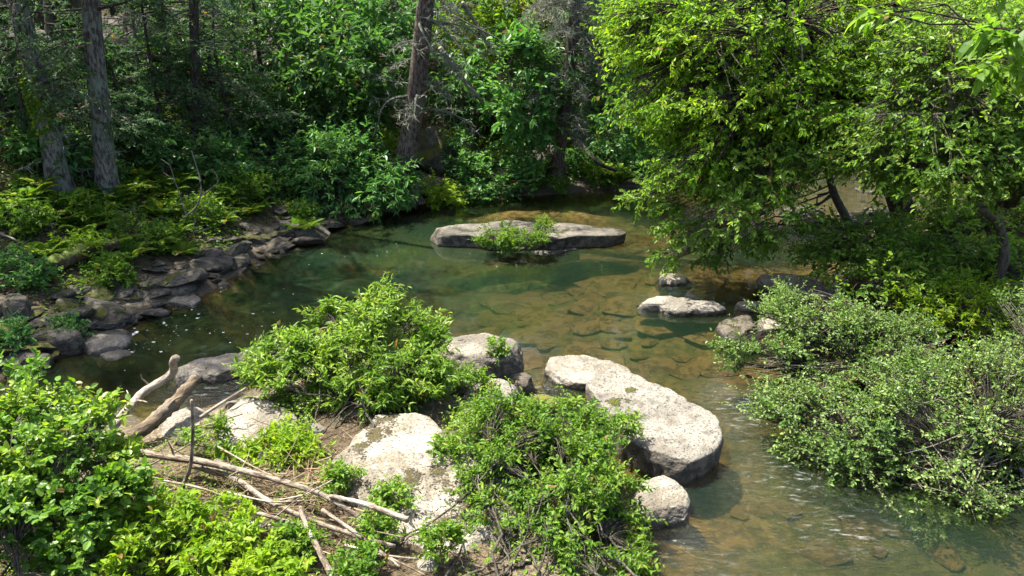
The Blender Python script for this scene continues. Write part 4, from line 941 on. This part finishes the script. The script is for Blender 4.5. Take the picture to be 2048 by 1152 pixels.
for (u, v, ru, rv, lab) in [(790, 990, 26, 16, 'small green plant on the bleached boulder beside the splintered plank'), (680, 965, 40, 16, 'low straggly plant at the left foot of the bleached boulder'), (760, 1060, 34, 16, 'leafy sprig shaded under the long driftwood branch'), (600, 1075, 30, 16, 'dark leaved plant between the two long driftwood branches'),
        (900, 905, 30, 20, 'green tuft at the upper right edge of the bleached boulder'), (990, 700, 14, 24, 'thin little plant against the dark streaked boulder'), (950, 760, 30, 16, 'small green sprig on the rounded tan boulder'), (720, 1130, 40, 16, 'dark leaved plant at the driftwood tips by the bottom edge'), (420, 870, 30, 20, 'small yellow green plant beside the standing dead stem'), (1255, 850, 20, 14, 'leaf tuft rooted on the moss of the largest boulder'), (885, 1095, 32, 20, 'leafy sprig beside the pale speckled bottom stone')]:
    p = at(u, v, .5); yy = p[1]
    g = np.array([p[0], yy + .05, float(gz(p[:1], p[1:2])[0])])
    shrub('small_plant', lab, 'plant', at(u, v + rv, .4), [S(u, v, yy, ru, rv, .12)], 8, int(40 + ru * rv * .09), .12, 9, .045, .02, L_HERB if 'dark' in lab else L_BUSH, NEAR, stem_r=.004, up=.5, base_spread=.12)

# ------------------------------------------------------------------ driftwood and fallen wood
def W(*pz): return [at(u, v, z + .06) for u, v, z in pz]
log('driftwood_log', 'pale bent branch with an upturned end pointing at the pool', W((225, 855, .35), (285, 785, .45), (335, 755, .55), (350, 742, .62), (344, 725, .75), (352, 716, .85)), .05, .045, B_PALE, knots=3)
log('driftwood_log', 'thick broken tan log with a splintered upper end', W((248, 885, .3), (300, 850, .38), (350, 805, .48), (392, 757, .58)), .085, .06, B_TAN, k=16, rough=.14, knots=1)
log('driftwood_branch', 'longest grey branch lying from the left bush to the bleached boulder', W((270, 905, .45), (400, 922, .5), (520, 950, .5), (640, 985, .52), (690, 1015, .5), (735, 1045, .46)), .038, .02, B_LOG, knots=5)
log('driftwood_branch', 'second long branch slanting under the longest one to the bottom edge', W((380, 930, .38), (470, 955, .42), (530, 1000, .45), (620, 1040, .47), (720, 1075, .47), (790, 1093, .46)), .03, .017, B_LOG, knots=5)
log('driftwood_branch', 'short stout branch crossing the long ones toward the bottom edge', W((600, 1015, .52), (612, 1050, .52), (632, 1090, .5), (650, 1125, .48), (668, 1160, .45)), .021, .026, B_LOG, knots=3)
log('driftwood_plank', 'flat splintered grey plank leaning on the bleached boulder', W((660, 992, .55), (720, 1005, .58), (770, 1022, .58), (816, 1040, .56)), .018, .03, B_PALE, k=6, rough=.15)
log('driftwood_branch', 'thin branch below the plank running down right', W((645, 1020, .5), (700, 1058, .5), (745, 1090, .48), (800, 1135, .45)), .018, .012, B_LOG, knots=2)
log('driftwood_branch', 'thin pale branch ending in the lime herb patch', W((470, 1018, .5), (530, 1030, .5), (590, 1048, .5)), .02, .016, B_LOG)
log('driftwood_log', 'short jagged bleached log end beside the lime herb patch', W((495, 1046, .42), (535, 1055, .42), (576, 1062, .42)), .035, .025, B_PALE, rough=.25)
log('standing_stick', 'upright thin grey stem standing in front of the sloping tan boulder', [at(360, 990, .3), aty(382, 930, at(360, 990, .3)[1] + .05), aty(386, 860, at(360, 990, .3)[1] + .1), aty(383, 800, at(360, 990, .3)[1] + .1)], .02, .013, B_LOG, 'stick')
log('driftwood_branch', 'straight pale stick leaning from the side channel onto the gravel', W((400, 835, .35), (445, 805, .45), (492, 776, .55)), .02, .012, B_PALE)
log('driftwood_branch', 'dark thin stick lying across the gravel below the straight pale stick', W((385, 860, .35), (430, 845, .4), (485, 828, .5)), .012, .007, B_LOG)
for k, (a, b2, c2, r, lab) in enumerate([((430, 890, .4), (500, 930, .5), (575, 968, .48), .010, 'thin stick crossing behind the longest grey branch'), ((300, 930, .42), (360, 900, .5), (420, 862, .55), .009, 'thin stick slanting up in front of the smooth white boulder'),
        ((560, 1000, .5), (610, 990, .56), (665, 960, .58), .009, 'thin pale stick propped on the longest grey branch'), ((520, 1060, .46), (580, 1010, .54), (625, 975, .6), .008, 'thin stick leaning up from the lime herb patch'), ((690, 1090, .45), (760, 1110, .46), (835, 1118, .45), .012, 'thin stick pointing at the pale speckled bottom stone'),
        ((700, 1060, .48), (750, 1062, .5), (805, 1075, .47), .008, 'thin stick below the splintered plank'), ((455, 985, .44), (540, 1005, .5), (640, 1000, .54), .01, 'thin dry stick between the two long branches'), ((740, 1100, .44), (790, 1120, .45), (850, 1150, .44), .011, 'thin grey stick at the bottom edge'), ((320, 960, .4), (400, 975, .44), (470, 1000, .46), .012, 'grey stick lying left of the two long branches')]):
    log('driftwood_stick', lab, W(a, b2, c2), r, r * .6, B_LOG if k % 2 else B_PALE, 'stick', 6, 14, knots=2)
log('mossy_log', 'mossy rotten log lying in the low green growth of the left bank', [hit(48, 572) + np.array([0, 0, .1]), hit(110, 548) + np.array([0, 0, .15]), hit(170, 525) + np.array([0, 0, .2]), hit(238, 512) + np.array([0, 0, .22])], .17, .12, B_MOSSY, k=16, rough=.2)
b = hit(355, 455); y0 = b[1]
db = thing('dead_branch', 'bare forked dead branch standing out of the left bank above the shore rubble', 'dead branch', b); mb = MB()
for pts, r0, r1 in [([(352, 458), (368, 432), (392, 420), (402, 395), (403, 370), (398, 345), (390, 325), (383, 300)], .03, .008), ([(402, 392), (422, 378), (438, 365), (434, 350), (423, 338)], .015, .006), ([(372, 430), (362, 400), (352, 365), (338, 352), (326, 345)], .014, .005), ([(350, 362), (340, 330), (322, 318)], .008, .004), ([(392, 420), (388, 450), (380, 480), (372, 495)], .015, .008)]:
    P = polyline([aty(u, v, y0 + .05) for u, v in pts], 16); tubes(mb, P, np.linspace(r0, r1, 16), 6)
mb.build('forks', B_TWIG, db, smooth=True)
for pts, lab in [([(392, 452), (440, 440), (512, 424)], 'dead branch lying along the top of the left shore stones'), ([(320, 462), (380, 464), (440, 452)], 'thin dead stick on the bank below the forked branch'), ([(0, 475), (40, 492), (90, 505)], 'thin dead stick on the bank at the far left'), ([(230, 420), (260, 428), (300, 430), (330, 445)], 'bare stick beyond the mossy root of the tall hemlock'), ([(100, 460), (150, 440), (175, 428)], 'thin stick under the leaning left trunk'), ([(390, 470), (420, 465), (445, 452)], 'short stick leaning on the shore stones')]:
    log('fallen_stick', lab, [hit(u, v) + np.array([0, 0, .08]) for u, v in pts], .022, .01, B_TWIG, 'fallen stick', 6, 14)
log('tree_root', 'moss yellow root running right from the tall left hemlock', [hit(222, 372) + np.array([0, -.05, .35]), hit(240, 398) + np.array([0, 0, .18]), hit(258, 418) + np.array([0, 0, .1]), hit(278, 440) + np.array([0, 0, -.02])], .10, .05, B_MOSSY, 'root', 10, 16)
log('fallen_pole', 'thin dark fallen pole sloping from the dying hemlock to the water', [hit(1152, 305) + np.array([0, -.3, .4]), aty(1200, 330, 20.6), at(1290, 362, .1)], .06, .045, B_DARK, 'fallen trunk', 10, 20)
for pts, r, lab in [([(925, 5, 19.5), (960, 60, 20), (1000, 120, 20.5), (1040, 190, 21)], .05, 'long grey dead pole leaning behind the leaning creek tree'), ([(880, 95, 19.5), (930, 165, 20), (985, 225, 20.6), (1020, 250, 21)], .06, 'lower dead pole leaning across the dark ledge'), ([(905, 30, 19.2), (990, 75, 19.8), (1040, 110, 20.2)], .025, 'thin bare dead limb slanting between the two creek trees')]:
    log('dead_pole', lab, [aty(u, v, y) for u, v, y in pts], r, r * .6, B_TWIG, 'dead pole', 8, 24, knots=9)
b = at(838, 405, .05)
log('tree_root', 'dark root of the leaning creek tree reaching down to the water', [aty(826, 385, b[1] + .3), aty(834, 397, b[1] + .05), b + np.array([.05, -.1, -.1])], .06, .03, B_DARK, 'root', 8, 12)
# twig litter around the log jam: nobody could count it
mb = MB(); n = 420
p0 = np.stack([at(rng.normal(560, 130), rng.normal(1000, 55), .36) for _ in range(n)]); p0[:, 2] = rng.uniform(.3, .5, n)
d = rng.standard_normal((n, 3)) * np.array([1, .6, .12]); tw = curves(p0, d, rng.uniform(.1, .45, n), 4, .15)
tubes(mb, tw, np.full(tw.shape[:2], .0035) * rng.uniform(.5, 1.6, (n, 1)), 3, rng.random(n))
n = 3200
p0 = np.stack([at(rng.uniform(180, 980), rng.uniform(800, 1150), .36) for _ in range(n)]); p0[:, 2] = gz(p0[:, 0], p0[:, 1]) + rng.uniform(0, .06, n)
d = rng.standard_normal((n, 3)) * np.array([1, .6, .25]); leaves(mb, p0, d, np.array([0, 0, 1.]) + .4 * rng.standard_normal((n, 3)), rng.uniform(.05, .22, n), .006, STRIP, rng.random(n))
tag(mb.build('twig_litter', L_DRY), 'dry twigs and straw caught around the driftwood', 'twigs', None, 'stuff')

# ------------------------------------------------------------------ ferns
def fern_mesh(seed):
    mb = MB(); nf = 13
    az = np.arange(nf) * 2 * pi / nf + rng.uniform(-.3, .3, nf)
    F = curves(np.zeros((nf, 3)), np.stack([np.cos(az) * .7, np.sin(az) * .7, np.full(nf, .8)], 1), rng.uniform(.4, .65, nf), 8, .05, 0, .32)
    tubes(mb, F, np.full(F.shape[:2], .004), 3)
    for f in F:
        t = np.linspace(1, 7.9, 26); i = np.minimum(t.astype(int), 7); fr = (t - i)[:, None]
        P = f[i] * (1 - fr) + f[i + 1] * fr; D = nrm(f[i + 1] - f[i]); S_ = nrm(np.cross(D, [0, 0, 1.]))
        for sg in (-1, 1):
            leaves(mb, P, S_ * sg + D * .3, np.array([0, 0, 1.]) + 0 * P, .13 * np.sin(np.linspace(.5, 3.05, 26)) + .012, .03, FAR, np.full(26, rng.random()))
    return mb.mesh('fronds')
FM = [fern_mesh(i) for i in range(4)]
spots = [(hit(u, v), sc) for u, v, sc in [(230, 500, 1.), (300, 505, 1.1), (330, 500, .9), (260, 525, .9), (170, 470, .9), (350, 480, .9), (90, 520, 1.), (120, 440, 1.), (370, 512, .8), (60, 470, .9), (440, 410, .9), (520, 400, .9), (340, 400, 1.), (280, 390, .9)]]
spots += [(hit(rng.uniform(0, 620), rng.uniform(330, 470)), rng.uniform(.6, 1.2)) for _ in range(40)] + [(hit(rng.uniform(900, 1290), rng.uniform(200, 375)), rng.uniform(.8, 1.5)) for _ in range(36)] + [(hit(rng.uniform(1780, 2040), rng.uniform(450, 660)), rng.uniform(.6, 1.)) for _ in range(22)]
for i, (p, sc) in enumerate(spots):
    gr, lab = ('ferns of the left bank', 'fern among the low green growth of the shaded left bank') if i < 54 else (('ferns of the far bank', 'fern on the far bank between the creek trees') if i < 90 else ('ferns of the right bank', 'fern in the low growth of the right bank'))
    me = FM[i % 4]
    if not me.materials: me.materials.append(L_HERB)
    o = bpy.data.objects.new('fern', me); COL.objects.link(o); o.location = tuple(p); o.scale = (sc,) * 3; o.rotation_euler = (0, 0, rng.uniform(0, 6.3)); tag(o, lab, 'fern', gr)

# ------------------------------------------------------------------ low growth and litter nobody could count
def cover(name, label, n, box, test, L, hmax, mat, tm=FAR, flat=False, lw=.55):
    x = rng.uniform(box[0], box[1], n); y = rng.uniform(box[2], box[3], n)
    near_ = np.abs(x) < (y * 1.0784 + 3) * .78
    x, y = x[near_], y[near_]
    z = gz(x, y); w = np.clip(.5 + 1.3 * n2(x, y, .8, 55), 0, 1)
    ok = test(x, y, z) & (rng.random(len(x)) < (w if not flat else 1))
    x, y, z, w = x[ok], y[ok], z[ok], w[ok]; m = len(x)
    P = np.stack([x, y, z + (.012 if flat else rng.uniform(.02, 1, m) * hmax * w)], 1)
    A = rng.standard_normal((m, 3)); A[:, 2] = rng.normal(-.1, .25 if not flat else .12, m)
    mb = MB(); s = np.exp(rng.normal(0, .3, m))
    leaves(mb, P, A, np.array([0, 0, 1.]) + (.5 if not flat else .25) * rng.standard_normal((m, 3)), L * s, L * lw * s, tm, np.clip(.6 * rng.random(m) + .4 * (n2(x, y, 1.5, 77) * .5 + .5), 0, 1))
    tag(mb.build(name, mat), label, 'ground cover', None, 'stuff')
dry = lambda x, y, z: z > .42
cover('ground_cover', 'low leafy growth carpeting the left bank', 190000, (-19, 0, 8, 23), lambda x, y, z: (z > .14) & ((sdf(far_bank, x, y) > .7) | ((sdf(far_bank, x, y) > .1) & (n2(x, y, 1.7, 93) > .1))), .07, .34, L_HERB)
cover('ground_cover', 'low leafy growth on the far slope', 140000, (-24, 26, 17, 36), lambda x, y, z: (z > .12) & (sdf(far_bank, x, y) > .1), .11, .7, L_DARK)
cover('ground_cover', 'fresh grassy growth on the far bank beside the dying hemlock', 42000, (1, 7, 19.5, 26), lambda x, y, z: z > .3, .13, .45, L_FRESH, lw=.2)
cover('ground_cover', 'low leafy growth carpeting the right bank', 60000, (5, 20, 7, 21), lambda x, y, z: (z > .2) & (sdf(right_bank, x, y) > .2), .07, .28, L_HERB)
cover('ground_cover', 'low plants on the gravel bar', 85000, (-6, 2, 4, 9), lambda x, y, z: (z > .16) & (n2(x, y, 1.1, 91) > -.22), .040, .2, L_BUSH)
cover('leaf_litter', 'brown fallen leaves on the woodland floor', 60000, (-26, 22, 8, 34), lambda x, y, z: z > .3, .1, 0, L_LITTER, flat=True)
# foam flecks drifting on the dark pool
mb = MB(); n = 230
P = np.stack([at(rng.normal(400, 120), rng.normal(630, 55)) for _ in range(n)] + [at(rng.normal(800, 260), rng.normal(560, 70)) for _ in range(n // 7)])
for (a, b2) in [((165, 700), (262, 672)), ((262, 672), (275, 664)), ((335, 606), (404, 600)), ((300, 578), (390, 574)), ((190, 716), (268, 704)), ((380, 583), (425, 577)), ((105, 695), (150, 690)), ((110, 690), (150, 684))]:
    t = rng.random((70, 1)); q = at(*a) * (1 - t) + at(*b2) * t; P = np.concatenate([P, q + rng.normal(0, .018, q.shape)])
P = P[(gz(P[:, 0], P[:, 1]) < -.02) & (n2(P[:, 0], P[:, 1] * 2.2, 1.3, 61) > -.12)]; P[:, 2] = .006; m = len(P); s = np.exp(rng.normal(math.log(.009), .5, m))
th = np.arange(7) * 2 * pi / 7
V = P[:, None] + (s[:, None] * rng.uniform(.5, 1.2, (m, 7)))[..., None] * np.stack([np.cos(th) * 1.3, np.sin(th) * .8, 0 * th], 1)[None]
V[:, :, 2] = .006 + rng.uniform(0, .004, (m, 1))
mb.add(V.reshape(-1, 3), np.arange(m * 7).reshape(m, 7))
fm = Mat('stream_foam'); fm.link(fm.n('BsdfDiffuse', {0: (.62, .64, .62, 1)}).outputs[0], fm.out.inputs[0])
tag(mb.build('foam', fm.m), 'white foam flecks drifting on the dark pool', 'foam', None, 'stuff')
# ------------------------------------------------------------------ camera, sky, sun
cam = bpy.data.cameras.new('camera'); co = bpy.data.objects.new('camera', cam); COL.objects.link(co)
cam.sensor_width = 36; cam.lens = FPX / 2048 * 36; cam.clip_end = 500; cam.clip_start = .05
co.location = (0, 0, CAMH); co.rotation_euler = (radians(90) - PITCH, 0, 0)
scene.camera = co
SUN = nrm(np.array([-.36, .24, .90]))
el = math.asin(SUN[2]); az = math.atan2(SUN[0], SUN[1])
w = bpy.data.worlds.new('World'); scene.world = w; w.use_nodes = True
nt = w.node_tree; bg = nt.nodes['Background']
sky = nt.nodes.new('ShaderNodeTexSky'); sky.sky_type = 'NISHITA'; sky.sun_disc = False
sky.sun_elevation = el; sky.sun_rotation = az; sky.air_density = .75; sky.dust_density = 3.; sky.ozone_density = .6
nt.links.new(sky.outputs[0], bg.inputs[0]); bg.inputs[1].default_value = .135
sl = bpy.data.lights.new('sun', 'SUN'); sl.energy = 5.0; sl.angle = radians(.5); sl.color = (1, .95, .84)
so = bpy.data.objects.new('sun', sl); COL.objects.link(so); so.location = (-10, 20, 32)
from mathutils import Vector
so.rotation_euler = Vector(SUN).to_track_quat('Z', 'Y').to_euler()
scene.view_settings.view_transform = 'Standard'; scene.view_settings.look = 'None'
scene.view_settings.exposure = 1.8; scene.view_settings.gamma = 1
cy = scene.cycles
cy.max_bounces = 8; cy.diffuse_bounces = 4; cy.glossy_bounces = 3; cy.transmission_bounces = 3; cy.transparent_max_bounces = 12
cy.caustics_reflective = False; cy.caustics_refractive = False; cy.sample_clamp_indirect = 4.; cy.sample_clamp_direct = 0
cy.blur_glossy = .3
